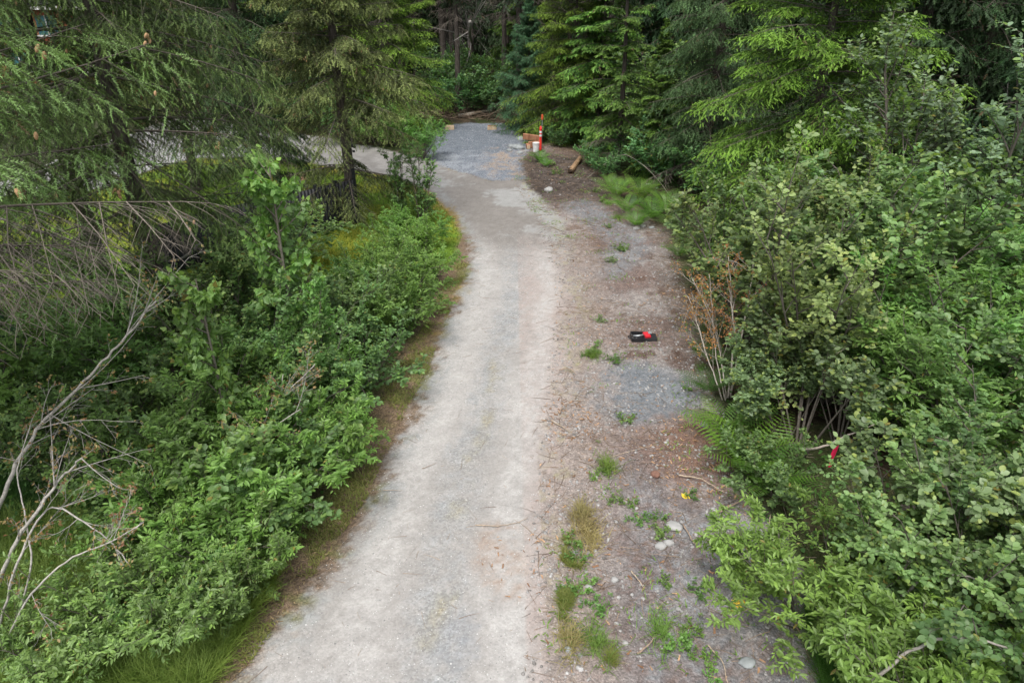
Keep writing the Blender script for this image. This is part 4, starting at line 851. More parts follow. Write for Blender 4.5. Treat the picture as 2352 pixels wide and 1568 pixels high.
def stick(name, px, r, label, cat, mat=M_TWIG, col=(.3, .27, .24), forks=0, seed=0, group=None, taper=.35, leaves=None, sub=0):
    """px: list of (u, v, z)"""
    pts = np.array([P(*q) if len(q) == 3 else q[1:] for q in px])
    # smooth by catmull-rom
    q = []
    for i in range(len(pts) - 1):
        a, b, c, d = pts[max(i - 1, 0)], pts[i], pts[i + 1], pts[min(i + 2, len(pts) - 1)]
        for t in np.linspace(0, 1, 6, endpoint=False): q.append(.5 * ((2 * b) + (c - a) * t + (2 * a - 5 * b + 4 * c - d) * t * t + (3 * b - a - 3 * c + d) * t ** 3))
    q.append(pts[-1]); q = np.array(q); base = pts[0]
    rg2 = np.random.default_rng(seed); ql = q - base; ql += rg2.normal(0, r * .35, ql.shape)
    mb = MB(); n = len(ql); rad = np.linspace(r, r * taper, n); V, f = tube1(ql, rad, 7); mb.add(V, f, col)
    lv = None
    if forks:
        idx = rg2.integers(n // 4, n - 1, forks); tan = norm(np.gradient(ql, axis=0))[idx]; tot = np.linalg.norm(ql[-1] - ql[0])
        d = norm(tan * .8 + rg2.normal(0, .5, tan.shape) + [0, 0, .15]); b = (ql[idx], d, tot * rg2.uniform(.12, .35, forks), rg2.normal(0, .15, (forks, 3)))
        V, f = tubes(bpts(b, 5), (r * .32) * np.linspace(1, .3, 5)[None] * np.ones((forks, 1)), 4); mb.add(V, f, np.array(col) * .95)
        b2, i2, s2 = grow(b, 5, .2, 1, .6, .5, 0, rg2); V, f = tubes(bpts(b2, 4), np.full((len(b2[0]), 1), .003) * np.linspace(1, .4, 4)[None], 3); mb.add(V, f, np.array(col) * .8)
        b3, i3, s3 = grow(b2, 3, .2, 1, .6, .5, 0, rg2); V, f = tubes(bpts(b3, 3), np.full((len(b3[0]), 3), .002), 3); mb.add(V, f, np.array(col) * .7)
        if leaves:
            e = np.concatenate([bend(b3), bend(b2)]); e = np.repeat(e, 2, 0) + rg2.normal(0, .02, (len(e) * 2, 3)); e = e[rg2.uniform(0, 1, len(e)) < .6]; m = len(e)
            X, Y, Z = frames(rg2.normal(0, 1, (m, 3)) + [0, 0, -.6], norm(rg2.normal(0, 1, (m, 3)))); V, f = place(LEAF_LONG[0] * [1.6, 1, 3], LEAF_LONG[1], e, X, Y, Z, rg2.uniform(.025, .05, m))
            t = rg2.uniform(0, 1, (m, 1)); lv = npmesh('dead_leaves', V, f, np.repeat(np.array(leaves[0]) * (1 - t) + np.array(leaves[1]) * t, 7, 0), M_LEAF)
    me = mb.mesh(name, mat, True)
    if lv is None:
        o = link(name, me, loc=tuple(base)); tag(o, label, cat, group)
    else:
        o = thing(name, tuple(base), label, cat, group); link('wood', me, o); link('dead_leaves', lv, o)
    return o
SIL = (.36, .335, .30); RUST = ((.22, .10, .05), (.36, .28, .12))
stick('dead_branch', [(-30, 1240, 0.30), (20, 1110, 1.25), (85, 985, 1.65), (150, 920, 1.95), (235, 830, 2.35), (300, 760, 2.65), (355, 690, 2.95)], .026, 'long silver dead branch with rusty leaves leaning up across the left edge', 'dead branch', col=SIL, forks=12, seed=1, leaves=RUST)
stick('dead_branch', [(-20, 1390, 0.20), (30, 1260, 1.05), (95, 1160, 1.45), (150, 1090, 1.65), (190, 1050, 1.85)], .024, 'silver dead branch in the lower left rising beside the longest one', 'dead branch', col=SIL, forks=9, seed=2, leaves=RUST)
stick('dead_branch', [(0, 1440, 0.20), (40, 1290, 1.15), (110, 1170, 1.35), (180, 1190, 1.35), (250, 1240, 1.25), (300, 1300, 1.05)], .014, 'thin dead branch arching over and down at the lower left', 'dead branch', col=SIL, forks=7, seed=3, leaves=RUST)
stick('dead_branch', [(5, 1500, 0.15), (60, 1380, 0.85), (150, 1290, 1.15), (260, 1240, 1.35), (330, 1200, 1.45)], .013, 'dead branch crossing low in front of the dark horsetail carpet', 'dead branch', col=SIL, forks=6, seed=4, leaves=RUST)
stick('dead_branch', [(30, 1440, 0.10), (70, 1310, 0.85), (60, 1190, 1.25), (40, 1080, 1.55), (70, 980, 1.85)], .012, 'crooked dead stem at the far left edge', 'dead branch', col=SIL, forks=6, seed=5, leaves=RUST)
stick('broken_stem', [(385, 1050, .1), (410, 1000, .5), (425, 930, 1.0)], .03, 'short thick broken stem, left of the splintered ones', 'broken stem', col=(.28, .24, .21))
stick('broken_stem', [(450, 1070, .1), (500, 980, .7), (535, 905, 1.3)], .035, 'thick broken stem with a pale splintered tip in the left thicket', 'broken stem', col=(.30, .24, .18), forks=2, seed=8)
stick('dead_branch', [(560, 1090, .2), (610, 940, 1.0), (660, 900, 1.3), (725, 835, 1.7)], .018, 'grey dead branch with rusty leaves slanting up below the cottonwood', 'dead branch', col=SIL, forks=9, seed=6, leaves=RUST)
stick('dead_branch', [(430, 1090, .3), (520, 1050, .8), (600, 1000, 1.1), (690, 940, 1.4)], .014, 'thin dead branch lying across the broken stems', 'dead branch', col=SIL, forks=9, seed=7, leaves=RUST)
stick('dead_branch', [(600, 1080, .3), (640, 960, .9), (650, 860, 1.5)], .016, 'upright dead stem right of the broken ones', 'dead branch', col=SIL, forks=6, seed=9, leaves=RUST)
stick('dead_branch', [(700, 1080, .3), (725, 1000, .7), (735, 890, 1.3)], .014, 'dark dead stem near the edge of the hedge below the bulge', 'dead branch', col=(.22, .19, .16), forks=4, seed=10)
stick('thick_branch', [(1935, 1610, .5), (2010, 1560, .8), (2080, 1500, 1.05), (2165, 1465, 1.25), (2255, 1470, 1.35), (2352, 1500, 1.3), (2420, 1530, 1.2)], .019, 'thick bent grey branch across the bottom right corner', 'branch', col=(.24, .22, .195), forks=3, seed=11)
stick('thick_branch', [(2070, 1370, .8), (2130, 1325, 1.1), (2200, 1320, 1.3), (2270, 1335, 1.3)], .017, 'grey curved branch among the near alders at lower right', 'branch', col=(.24, .22, .195), forks=2, seed=12)
stick('thick_branch', [(1835, 1032, .5), (1890, 1025, .6), (1945, 1000, .8), (2010, 975, 1.0)], .022, 'grey branch crossing just above the red flagged stake', 'branch', col=(.30, .26, .22))
stick('fallen_tree', [(2050, 1160, .1), (2130, 1175, .15), (2230, 1190, .15), (2330, 1200, .2)], .05, 'fallen grey trunk lying under the near alders on the right', 'fallen trunk', col=(.2, .17, .14), forks=2, seed=13)
for k, (a, b, c, d) in enumerate([((1672, 915, 0), (1685, 790, .9), (1680, 680, 1.7), (1672, 590, 2.4)), ((1668, 915, 0), (1650, 790, .8), (1620, 700, 1.4), (1590, 640, 1.8)), ((1660, 917, 0), (1625, 820, .6), (1600, 740, 1.1), (1580, 680, 1.5)), ((1678, 913, 0), (1702, 780, 1.0), (1722, 680, 1.7), (1730, 600, 2.3)), ((1666, 919, 0), (1645, 820, .6), (1636, 720, 1.3), (1630, 630, 2.0))]):
    stick('bare_stem', [a, b, c, d], .02 if k in (0, 3) else .013, ['tallest bare grey stem of the twiggy clump at the dirt edge', 'bare stem of the twiggy clump leaning furthest up and left', 'short bare stem with orange leaves at the left of the twiggy clump', 'bare stem on the right side of the twiggy clump', 'bare stem in the middle of the twiggy clump'][k], 'bare stem', col=(.40, .36, .31), forks=12, seed=20 + k, leaves=((.35, .14, .04), (.45, .25, .08)), group='bare stems of the twiggy clump')
stick('leaning_trunk', [(2215, 560, 0), (2290, 330, 2.6), (2330, 210, 3.9), (2358, 120, 4.7)], .07, 'leaning pale grey trunk near the upper right edge', 'leaning trunk', mat=M_GREYBARK, forks=4, seed=30)
stick('bent_sapling', [(1350, 408, .02), (1400, 370, .5), (1440, 357, .9), (1500, 400, .7), (1560, 480, .1)], .016, 'thin bent sapling arching over beneath the slender hemlock', 'bent sapling', col=(.22, .2, .16), forks=4, seed=31)
# grey twig tangle at left below the nearest spruce
stick('dead_bough', [(-60, 560, 2.6), (60, 590, 2.7), (160, 640, 2.6), (260, 690, 2.4)], .03, 'tangled dead grey spruce bough low at the left edge', 'dead bough', col=(.2, .18, .155), forks=9, seed=40)
stick('dead_bough', [(-60, 400, 3.6), (50, 400, 3.6), (130, 385, 3.6), (220, 350, 3.7)], .04, 'thick grey bough running in from the left edge above the twig tangle', 'dead bough', col=(.24, .22, .19), forks=18, seed=41)
stick('dead_bough', [(-60, 480, 3.0), (50, 520, 3.0), (140, 545, 3.0), (230, 580, 2.9)], .025, 'bare grey bough in the middle of the twig tangle at left', 'dead bough', col=(.2, .18, .155), forks=10, seed=42)
stick('dead_bough', [(460, 560, 1.5), (400, 600, 1.7), (330, 570, 2.0), (250, 520, 2.4), (200, 500, 2.6)], .03, 'grey bough with peeling bark slanting below the coned spruce', 'dead bough', col=(.26, .24, .21), forks=12, seed=43)
# sticks lying on soil and drive
for k, (px, r, lb) in enumerate([([(1093, 1205, .02), (1140, 1207, .03), (1185, 1200, .02), (1212, 1188, .03)], .007, 'curved brown twig lying across the driveway'),
     ([(1570, 1205, .02), (1590, 1240, .03), (1615, 1265, .02), (1640, 1305, .02)], .010, 'long pale stick right of the flat white rock'),
     ([(1560, 1090, .02), (1610, 1100, .03), (1665, 1132, .03)], .012, 'grey stick lying above the yellow paint splash'),
     ([(1815, 1410, .03), (1835, 1450, .03), (1860, 1510, .02)], .014, 'brown stick along the lower right edge of the soil'),
     ([(1625, 1480, .02), (1660, 1520, .02), (1670, 1568, .02)], .009, 'thin stick on the soil near the bottom edge'),
     ([(1465, 1500, .02), (1490, 1480, .05), (1505, 1462, .03)], .012, 'short crooked stick on the soil below the grass tuft'),
     ([(1450, 1310, .02), (1480, 1350, .02)], .010, 'short straight stick in the middle of the lower soil'),
     ([(1285, 850, .03), (1305, 845, .05), (1325, 860, .03)], .012, 'splintered tan stick at the right edge of the gravel'),
     ([(1265, 965, .02), (1300, 985, .03), (1305, 990, .02)], .010, 'pale splinter of wood below the reddish bark heap'),
     ([(1285, 950, .02), (1295, 930, .05), (1320, 925, .04), (1330, 940, .02)], .009, 'curled strips of reddish bark on the gravel edge'),
     ([(1400, 1050, .02), (1470, 1030, .03), (1510, 1020, .02)], .006, 'thin twig lying on the reddish soil'),
     ([(1640, 1180, .02), (1700, 1150, .05), (1730, 1120, .08)], .013, 'weathered stick between the soil and the large fern'),
     ([(1730, 1290, .03), (1760, 1240, .05), (1770, 1180, .1)], .014, 'long weathered stick at the soil edge below the ferns'),
     ([(970, 1075, .02), (985, 1070, .02), (1003, 1062, .02)], .005, 'short dark twig on the left wheel track'),
     ([(880, 1125, .02), (925, 1126, .02)], .005, 'straight dark twig near the left edge of the gravel'),
     ([(1545, 700, .02), (1590, 720, .06), (1620, 760, .05)], .008, 'thin twig beyond the tool case')]):
    stick('fallen_stick', px, r, lb, 'stick', col=(.26, .19, .14) if k % 2 else (.34, .27, .2), seed=60 + k, group='sticks on the ground')
# ================================================================== OBJECTS
def bmobj(name, bm, mat, parent=None, loc=None, smooth=False, bevel=0):
    if bevel: bmesh.ops.bevel(bm, geom=list(bm.edges), offset=bevel, segments=2, affect='EDGES', profile=.7)
    me = bpy.data.meshes.new(name); bm.to_mesh(me); bm.free(); me.materials.append(mat)
    if smooth: me.polygons.foreach_set('use_smooth', [True] * len(me.polygons))
    return link(name, me, parent, loc=loc)
def bbox(sx, sy, sz, c=(0, 0, 0), rot=None):
    bm = bmesh.new(); bmesh.ops.create_cube(bm, size=1); bmesh.ops.scale(bm, vec=(sx, sy, sz), verts=bm.verts)
    if rot: bmesh.ops.rotate(bm, cent=(0, 0, 0), matrix=Matrix.Rotation(rot[0], 3, rot[1]), verts=bm.verts)
    bmesh.ops.translate(bm, vec=c, verts=bm.verts); return bm
def lathe(prof, n=28, cx=0, cy=0):
    bm = bmesh.new(); rings = []
    for r, z in prof: rings.append([bm.verts.new((cx + r * math.cos(2 * math.pi * i / n), cy + r * math.sin(2 * math.pi * i / n), z)) for i in range(n)])
    for a, b in zip(rings, rings[1:]):
        for i in range(n): bm.faces.new((a[i], a[(i + 1) % n], b[(i + 1) % n], b[i]))
    for rr, flip in ((rings[0], True), (rings[-1], False)):
        bm.faces.new(rr[::-1] if flip else rr)
    return bm
M_ORANGE = solid('marker_red', (.75, .045, .03), .4, .12, 6); M_WHITE = solid('white_plastic', (.6, .6, .585), .4, .06, 8); M_BLACK = solid('black_plastic', (.018, .018, .02), .45, .3, 20)
M_GALV = solid('galvanised_steel', (.42, .44, .45), .4, .2, 20, metal=.6); M_RED = solid('tool_red', (.55, .02, .03), .35, .1); M_RIB = solid('flagging_ribbon', (.70, .02, .09), .5, .1)
M_LUM = barkmat('brown_timber', (.22, .10, .055), (.42, .22, .13), 9, .3, .2); M_PINE = barkmat('fresh_pine', (.38, .27, .17), (.56, .44, .31), 12, .2, .2); M_GREY = solid('grey_barrel', (.27, .31, .31), .6, .15, 9)
M_LOGW = barkmat('peeled_log', (.16, .095, .055), (.42, .28, .16), 11, .6, .3); M_CHAR = barkmat('rotten_wood', (.02, .015, .01), (.09, .06, .04), 20, .8); M_FENCE = solid('black_sheeting', (.010, .011, .013), .6, .4, 15)
# red marker post
p = onground(1241, 351); t = thing('marker_post', p, 'red tubular marker post with two white bands standing behind the white bucket', 'marker post')
bmobj('base', lathe([(.19, 0), (.19, .03), (.12, .05), (.06, .06)], 24), M_BLACK, t)
bmobj('tube', lathe([(.062, .05), (.058, .15), (.052, .95), (.056, .96), (.056, .98), (.048, 1.0), (.040, 1.06), (.020, 1.09), (.001, 1.095)], 24), M_ORANGE, t, smooth=True)
for z in (.66, .80): bmobj('reflective_band', lathe([(.0575, z), (.0565, z + .085)], 24), M_WHITE, t)
bmobj('collar', lathe([(.060, .766), (.063, .775), (.060, .785)], 24), M_ORANGE, t)
p2 = onground(1244, 347); t = thing('reflector_stake', p2, 'thin grey driveway stake with an orange reflector on top, behind the red marker post', 'reflector stake')
bmobj('rod', lathe([(.012, 0), (.012, 1.36)], 10), M_GALV, t)
bm = lathe([(.002, -.12), (.035, -.10), (.048, -.03), (.048, .05), (.035, .12), (.004, .14)], 18); bmesh.ops.scale(bm, vec=(1, .3, 1), verts=bm.verts); bmesh.ops.translate(bm, vec=(0, 0, 1.38), verts=bm.verts)
bmobj('reflector', bm, solid('orange_reflector', (.5, .09, .03), .4, .2), t)
# bucket
p = onground(1231, 351); t = thing('bucket', p, 'white plastic bucket with a lid in front of the brown lumber', 'bucket')
bmobj('pail', lathe([(.128, 0), (.13, .01), (.142, .30), (.150, .302), (.150, .315), (.143, .317), (.144, .335), (.152, .337), (.152, .350), (.145, .352), (.146, .365)], 32), M_WHITE, t, smooth=False)
bmobj('lid', lathe([(.156, .352), (.158, .375), (.150, .382), (.14, .378), (.02, .378)], 32), M_WHITE, t)
a = np.linspace(0, math.pi, 15); V, f = tube1(np.stack([.156 * np.cos(a), -.03 - .15 * np.sin(a) * .6, .31 - .15 * np.sin(a)], 1), .003, 6); link('handle', npmesh('handle', V, f, None, M_GALV), t)
# lumber
p = onground(1222, 338); t = thing('timber_beam', (p[0], p[1], p[2] + .30), 'upper brown timber lying on top of the pile behind the bucket', 'timber', 'brown timbers behind the bucket'); t.rotation_euler = (R(8), R(6), R(-8))
bmobj('beam', bbox(.85, .12, .24, (0, 0, .1)), M_LUM, t, bevel=.006)
p = onground(1229, 341); t = thing('timber_beam', (p[0], p[1], p[2] + .02), 'lower brown timber on the ground right behind the bucket', 'timber', 'brown timbers behind the bucket'); t.rotation_euler = (0, 0, R(12))
bmobj('beam', bbox(.6, .16, .26, (0, 0, .14)), M_LUM, t, bevel=.006)
p = onground(1214, 345); t = thing('timber_beam', (p[0], p[1], p[2] + .01), 'short timber with a pale yellow sawn end, left of the bucket', 'timber', 'brown timbers behind the bucket'); t.rotation_euler = (0, 0, R(95))
bmobj('beam', bbox(.5, .15, .16, (0.25, 0, .09)), M_LUM, t, bevel=.006); bmobj('sawn_end', bbox(.004, .14, .15, (-.003, 0, .09)), M_PINE, t)
for (u, v, lb, rz) in ((1033, 300, 'pale wooden block on the left of the gravel pad end', .05), (1130, 296, 'pale wooden block with a reddish top on the right of the gravel pad end', -.04)):
    t = thing('wooden_block', onground(u, v), lb, 'wooden block', 'parking stop blocks', rz); bmobj('block', bbox(.46, .18, .17, (0, 0, .085)), M_PINE, t, bevel=.008)
    bmobj('top_board', bbox(.44, .15, .035, (.01, .02, .19)), M_LUM if u > 1100 else M_PINE, t, bevel=.004)
# cut log
a0, a1 = np.array(onground(1310, 397, .10)), np.array(onground(1333, 369, .09)); d = a1 - a0; L_ = np.linalg.norm(d); d /= L_
t = thing('cut_log', tuple(a0), 'short orange brown log with a dark broken end lying on the dark soil', 'log')
rgl = np.random.default_rng(4); k = 14; s = np.linspace(0, 1, k); pts = d[None] * L_ * s[:, None]; rr = .115 - .02 * s + rgl.normal(0, .004, k); V, f = tube1(pts, rr, 18); V = V + rgl.normal(0, .004, V.shape)
link('wood', npmesh('wood', V, f, None, M_LOGW, True), t)
V, f = tube1(np.array([-d * .05, d * .02, d * .10]), [.06, .118, .122], 16); V = V + rgl.normal(0, .012, V.shape); link('rotten_end', npmesh('rotten_end', V, f, None, M_CHAR), t)
# rocks
M_ROCKG = solid('grey_rock', (.22, .235, .235), .85, .25, 9, bump=.5); M_ROCKW = solid('pale_rock', (.30, .295, .285), .85, .15, 12, bump=.5)
for i, (u, v, s, m, lb) in enumerate([(1189, 344, (.26, .18, .17), M_ROCKG, 'largest rounded grey boulder at the right corner of the pad'), (1176, 341, (.16, .13, .13), M_ROCKG, 'smaller grey boulder touching the largest on its left'), (1198, 322, (.17, .14, .17), M_ROCKG, 'rounded boulder beyond the others, near the lumber'),
     (1193, 353, (.14, .11, .09), M_ROCKG, 'grey rock just in front of the largest boulder'), (1170, 349, (.11, .1, .08), M_ROCKG, 'small grey rock left in front of the largest boulder'), (1260, 437, (.15, .12, .12), M_ROCKW, 'pale rock alone where the driveway meets the dark soil'),
     (1548, 1205, (.115, .08, .035), M_ROCKW, 'flat white rock on the lower soil'), (1518, 1252, (.075, .06, .05), M_ROCKW, 'white rock, left of the touching pair'), (1536, 1246, (.065, .05, .05), M_ROCKW, 'white rock, right of the touching pair'), (1716, 1520, (.085, .06, .035), M_ROCKG, 'flat greenish grey rock low on the right soil'),
     (1462, 525, (.10, .08, .07), M_ROCKW, 'white rock in the stony strip below the ferns'), (1478, 518, (.08, .08, .06), M_ROCKW, 'second white rock in the stony strip below the ferns'), (1497, 520, (.09, .06, .05), M_ROCKG, 'grey rock at the right end of the stony strip'), (1680, 1200, (.05, .05, .04), M_ROCKG, 'grey cobble near the soil edge below the ferns'),
     (1322, 1268, (.035, .03, .025), M_ROCKW, 'small white stone at the gravel edge by the green tuft'), (1352, 1345, (.035, .03, .02), M_ROCKW, 'small pale stone beside the edge weeds'), (1412, 1330, (.04, .04, .03), M_ROCKW, 'pale cobble on the middle of the lower soil'), (1305, 1490, (.04, .035, .025), M_ROCKG, 'bluish stone at the gravel edge near the bottom'), (1660, 980, (.09, .06, .06), M_ROCKG, 'grey stone at the dirt edge by the upper fern'), (1620, 975, (.07, .06, .06), M_ROCKG, 'grey stone left of the one by the upper fern')]):
    V, f = rock_tpl(50 + i, 2); 
    n3_ = norm(V); V = n3_ * (1 + .42 * (fbm(n3_[:, 0] * 2 + i * 7, n3_[:, 1] * 2 + n3_[:, 2] * 1.7, 1, 3, i) - .5) * 2)[:, None] * [1, 1, .8]
    o = link('rock', npmesh('rock', V * s * 1.12, f, None, m, False)); o.location = onground(u, v, s[2] * .25); o.rotation_euler = (0, 0, RG.uniform(-.4, .4) - (.5 if i == 6 else 0)); tag(o, lb, 'rock', 'rocks on the ground')
clod = solid('red_clod', (.17, .09, .065), .95, .3, 20, bump=.6)
for i, (u, v, s) in enumerate([(1755, 1255, .09), (1505, 1090, .07)]):
    V, f = rock_tpl(80 + i, 3); n3_ = norm(V); V = n3_ * (1 + .4 * (fbm(n3_[:, 0] * 3, n3_[:, 1] * 3 + n3_[:, 2] * 2, 1, 3, 9 + i) - .4))[:, None] * [1, .9, .7] * s
    o = link('soil_clod', npmesh('soil_clod', V, f, None, clod, True)); o.location = onground(u, v, s * .3); tag(o, ['red brown lump of rotten wood beside the bright willow', 'flat reddish lump above the yellow paint splash'][i], 'clod')
# black tool case with red tool
p = onground(1479, 776); t = thing('tool_case', p, 'open black tool case with a red and silver tool inside, on the brown soil', 'tool case', rz=R(-4))
def tray(w_, d_, h_, th, cx):
    mb = MB()
    bmx = bmesh.new()
    for (sx, sy, sz, c) in ((w_, d_, th, (cx, 0, th / 2)), (w_, th, h_, (cx, d_ / 2 - th / 2, h_ / 2)), (w_, th, h_, (cx, -d_ / 2 + th / 2, h_ / 2)), (th, d_ - 2 * th, h_, (cx - w_ / 2 + th / 2, 0, h_ / 2)), (th, d_ - 2 * th, h_, (cx + w_ / 2 - th / 2, 0, h_ / 2))):
        q = bbox(sx, sy, sz, c); me = bpy.data.meshes.new('tmp'); q.to_mesh(me); q.free(); bmx.from_mesh(me); bpy.data.meshes.remove(me)
    return bmx
bmobj('case_shell', tray(.27, .34, .09, .012, -.13), M_BLACK, t)
bmobj('case_lid', bbox(.24, .30, .07, (.13, -.01, .04)), M_BLACK, t, bevel=.02)
bmobj('red_grip', bbox(.12, .20, .05, (.05, 0, .10), (R(12), 'Z')), M_RED, t, bevel=.018)
bmobj('silver_label', bbox(.07, .09, .006, (.115, .05, .128)), M_GALV, t, bevel=.002)
V, f = tube1(np.array([(-.22, .0, .07), (-.12, -.01, .08), (-.02, .0, .10)]), .016, 10); o_ = link('silver_shaft', npmesh('silver_shaft', V, f, None, M_GALV), t)
a = np.linspace(0, math.pi, 10); V, f = tube1(np.stack([-.265 - .05 * np.sin(a), .06 * np.cos(a), .05 + 0 * a], 1), .010, 8); link('carry_handle', npmesh('carry_handle', V, f, None, M_BLACK), t)
# flagged stakes and barrel
p = onground(1907, 1075); t = thing('flagged_stake', p, 'stake wrapped in red flagging ribbon hanging under the grey branch', 'flagged stake')
bmobj('stake', lathe([(.010, 0), (.010, .5)], 8), solid('stake_wood', (.3, .2, .12), .8), t)
def ribbon(pts, w_, name='ribbon'):
    pts = np.array(pts, float); sd_ = np.array([w_, 0, 0]); V = np.concatenate([pts - sd_, pts + sd_, pts - sd_ + [0, .003, 0], pts + sd_ + [0, .003, 0]]); n = len(pts); i = np.arange(n - 1)
    f = np.concatenate([np.stack([i, i + n, i + n + 1, i + 1], 1), np.stack([i + 2 * n, i + 2 * n + 1, i + 3 * n + 1, i + 3 * n], 1)]); return npmesh(name, V, f, None, M_RIB, True)
link('ribbon', ribbon([(-.02, -.012, .0), (-.015, -.015, .15), (.0, -.02, .3), (.015, -.014, .46), (.02, -.013, .52)], .020), t); link('ribbon', ribbon([(-.06, -.05, .22), (-.04, -.04, .32), (.0, -.02, .48)], .017), t)
p = onground(1975, 948); t = thing('flagged_stake', p, 'second red ribboned stake, beside the grey barrel under the willows', 'flagged stake')
bmobj('stake', lathe([(.014, 0), (.014, .42)], 8), M_RIB, t); link('ribbon', ribbon([(-.01, -.02, .2), (.005, -.024, .3), (.01, -.02, .42)], .02), t)
p = onground(2004, 955); t = thing('barrel', p, 'weathered grey barrel half hidden under the willows on the right', 'barrel')
bmobj('drum', lathe([(.19, 0), (.20, .02), (.205, .2), (.21, .22), (.205, .24), (.20, .44), (.19, .46), (.18, .45), (.02, .45)], 30), M_GREY, t, smooth=False)
bmobj('rim', lathe([(.198, .455), (.204, .46), (.204, .475), (.196, .48), (.185, .475)], 30), M_GREY, t)
# black fence
f0, f1 = P(822, 512), P(360, 640); n = 9
t = thing('black_fence', (f0[0], f0[1], gz(f0[0], f0[1])), 'black ribbed fence of upright sheets standing between the lawn and the left thicket', 'fence')
for i in range(n):
    a, b = f0 + (f1 - f0) * i / n, f0 + (f1 - f0) * (i + 1) / n; ln = np.linalg.norm((b - a)[:2]); ang = math.atan2(b[1] - a[1], b[0] - a[0]); k = 36
    xs = np.linspace(.01, ln - .01, k); yy = .018 * np.sin(xs * 2 * math.pi / .11); hgt = 1.32 + .03 * math.sin(i * 3)
    V = np.concatenate([np.stack([xs, yy, 0 * xs], 1), np.stack([xs, yy, 0 * xs + hgt], 1), np.stack([xs, yy + .006, 0 * xs], 1), np.stack([xs, yy + .006, 0 * xs + hgt], 1)]); j = np.arange(k - 1)
    F_ = np.concatenate([np.stack([j, j + 1, j + k + 1, j + k], 1), np.stack([j + 2 * k, j + 3 * k, j + 3 * k + 1, j + 2 * k + 1], 1), np.stack([j + k, j + k + 1, j + 3 * k + 1, j + 3 * k], 1)])
    o = link('fence_sheet', npmesh('fence_sheet', V, F_, None, M_FENCE, True), t, loc=tuple(a - np.array([f0[0], f0[1], 0]))); o.rotation_euler = (0, 0, ang)
    bmobj('post', bbox(.09, .09, 1.62 if i == 0 else 1.4, (0, 0, .80 if i == 0 else .69)), M_FENCE, t, loc=tuple(a - np.array([f0[0], f0[1], 0]) + np.array([0, .09, 0])), bevel=.004)
# floodlight on the spruce trunk
tb = P(812, 508); hz = 2.25; t = thing('floodlight', (tb[0] + .12, tb[1] - .06, hz), 'small black floodlight with a motion sensor fixed to the spruce trunk', 'floodlight')
bmobj('wall_box', bbox(.05, .09, .11), M_BLACK, t, bevel=.01)
bm = lathe([(.03, -.10), (.05, -.06), (.062, .0), (.066, .03)], 20); bmesh.ops.rotate(bm, cent=(0, 0, 0), matrix=Matrix.Rotation(R(100), 3, 'Y'), verts=bm.verts); bmesh.ops.translate(bm, vec=(.17, -.02, .01), verts=bm.verts); bmobj('lamp_head', bm, M_BLACK, t)
bm = lathe([(.060, .031), (.058, .036), (.002, .040)], 20); bmesh.ops.rotate(bm, cent=(0, 0, 0), matrix=Matrix.Rotation(R(100), 3, 'Y'), verts=bm.verts); bmesh.ops.translate(bm, vec=(.17, -.02, .01), verts=bm.verts); bmobj('lens', bm, solid('lamp_glass', (.5, .5, .45), .15, .05), t)
V, f = tube1(np.array([(.0, 0, -.03), (.05, 0, -.08), (.10, 0, -.12)]), .008, 6); link('sensor_arm', npmesh('sensor_arm', V, f, None, M_BLACK), t); bmobj('sensor', bbox(.07, .06, .06, (.12, 0, -.14)), M_BLACK, t, bevel=.012)
# dead grey trunks
DT = P(1086, 192)
stick('dead_conifer', [('w', *(DT + [0, 0, 0])), ('w', *(DT + [-.25, .2, 3.2])), ('w', *(DT + [-.55, .4, 6.2])), ('w', *(DT + [-.8, .5, 9.5]))], .12, 'pale dead trunk with bare branch stubs behind the leafy bushes, the left of the pair', 'dead trunk', mat=M_GREYBARK, forks=16, seed=70, group='pair of dead trunks', taper=.6)
stick('dead_conifer', [(1090, 196, 0), (1084, 120, 2.6), (1078, 50, 5.0)], .11, 'shorter pale dead trunk leaning on the right side of the taller one', 'dead trunk', mat=M_GREYBARK, forks=10, seed=71, group='pair of dead trunks', taper=.7)
stick('dead_sapling', [(1108, 200, 0), (1104, 120, 2.6), (1104, 60, 4.6)], .03, 'thin bare dead sapling right of the pair of dead trunks', 'dead sapling', mat=M_GREYBARK, forks=5, seed=72)
# brush pile behind the pad
bp = thing('brush_pile', onground(1075, 268), 'pile of brown roots and cut brush at the back of the gravel pad', 'brush pile')
r2 = np.random.default_rng(9); m = 420; pos = np.stack([r2.normal(0, 1.9, m), r2.normal(0, .8, m), r2.uniform(0, .35, m)], 1); d = norm(r2.normal(0, 1, (m, 3)) * [1, .7, .35]); b = (pos, d, r2.uniform(.3, 1.3, m), r2.normal(0, .25, (m, 3)) * [1, 1, .5]); pt = bpts(b, 5); pt[..., 2] = np.abs(pt[..., 2]) * .8
V, f = tubes(pt, r2.uniform(.006, .022, (m, 1)) * np.linspace(1, .5, 5)[None], 4); tt = r2.uniform(0, 1, (m, 1)); link('brush', npmesh('brush', V, f, np.repeat(np.array((.12, .08, .055)) * (1 - tt) + np.array((.33, .25, .18)) * tt, 20, 0), M_TWIG), bp)
V, f = tube1(np.array([(-.5, -.5, .15), (.1, -.35, .2), (.7, -.1, .3), (1.3, .1, .35)]), [.09, .10, .07, .05], 10); link('peeled_root', npmesh('peeled_root', V, f, np.array([[.55, .48, .4]]) * np.ones((len(V), 1)), M_TWIG, True), bp)
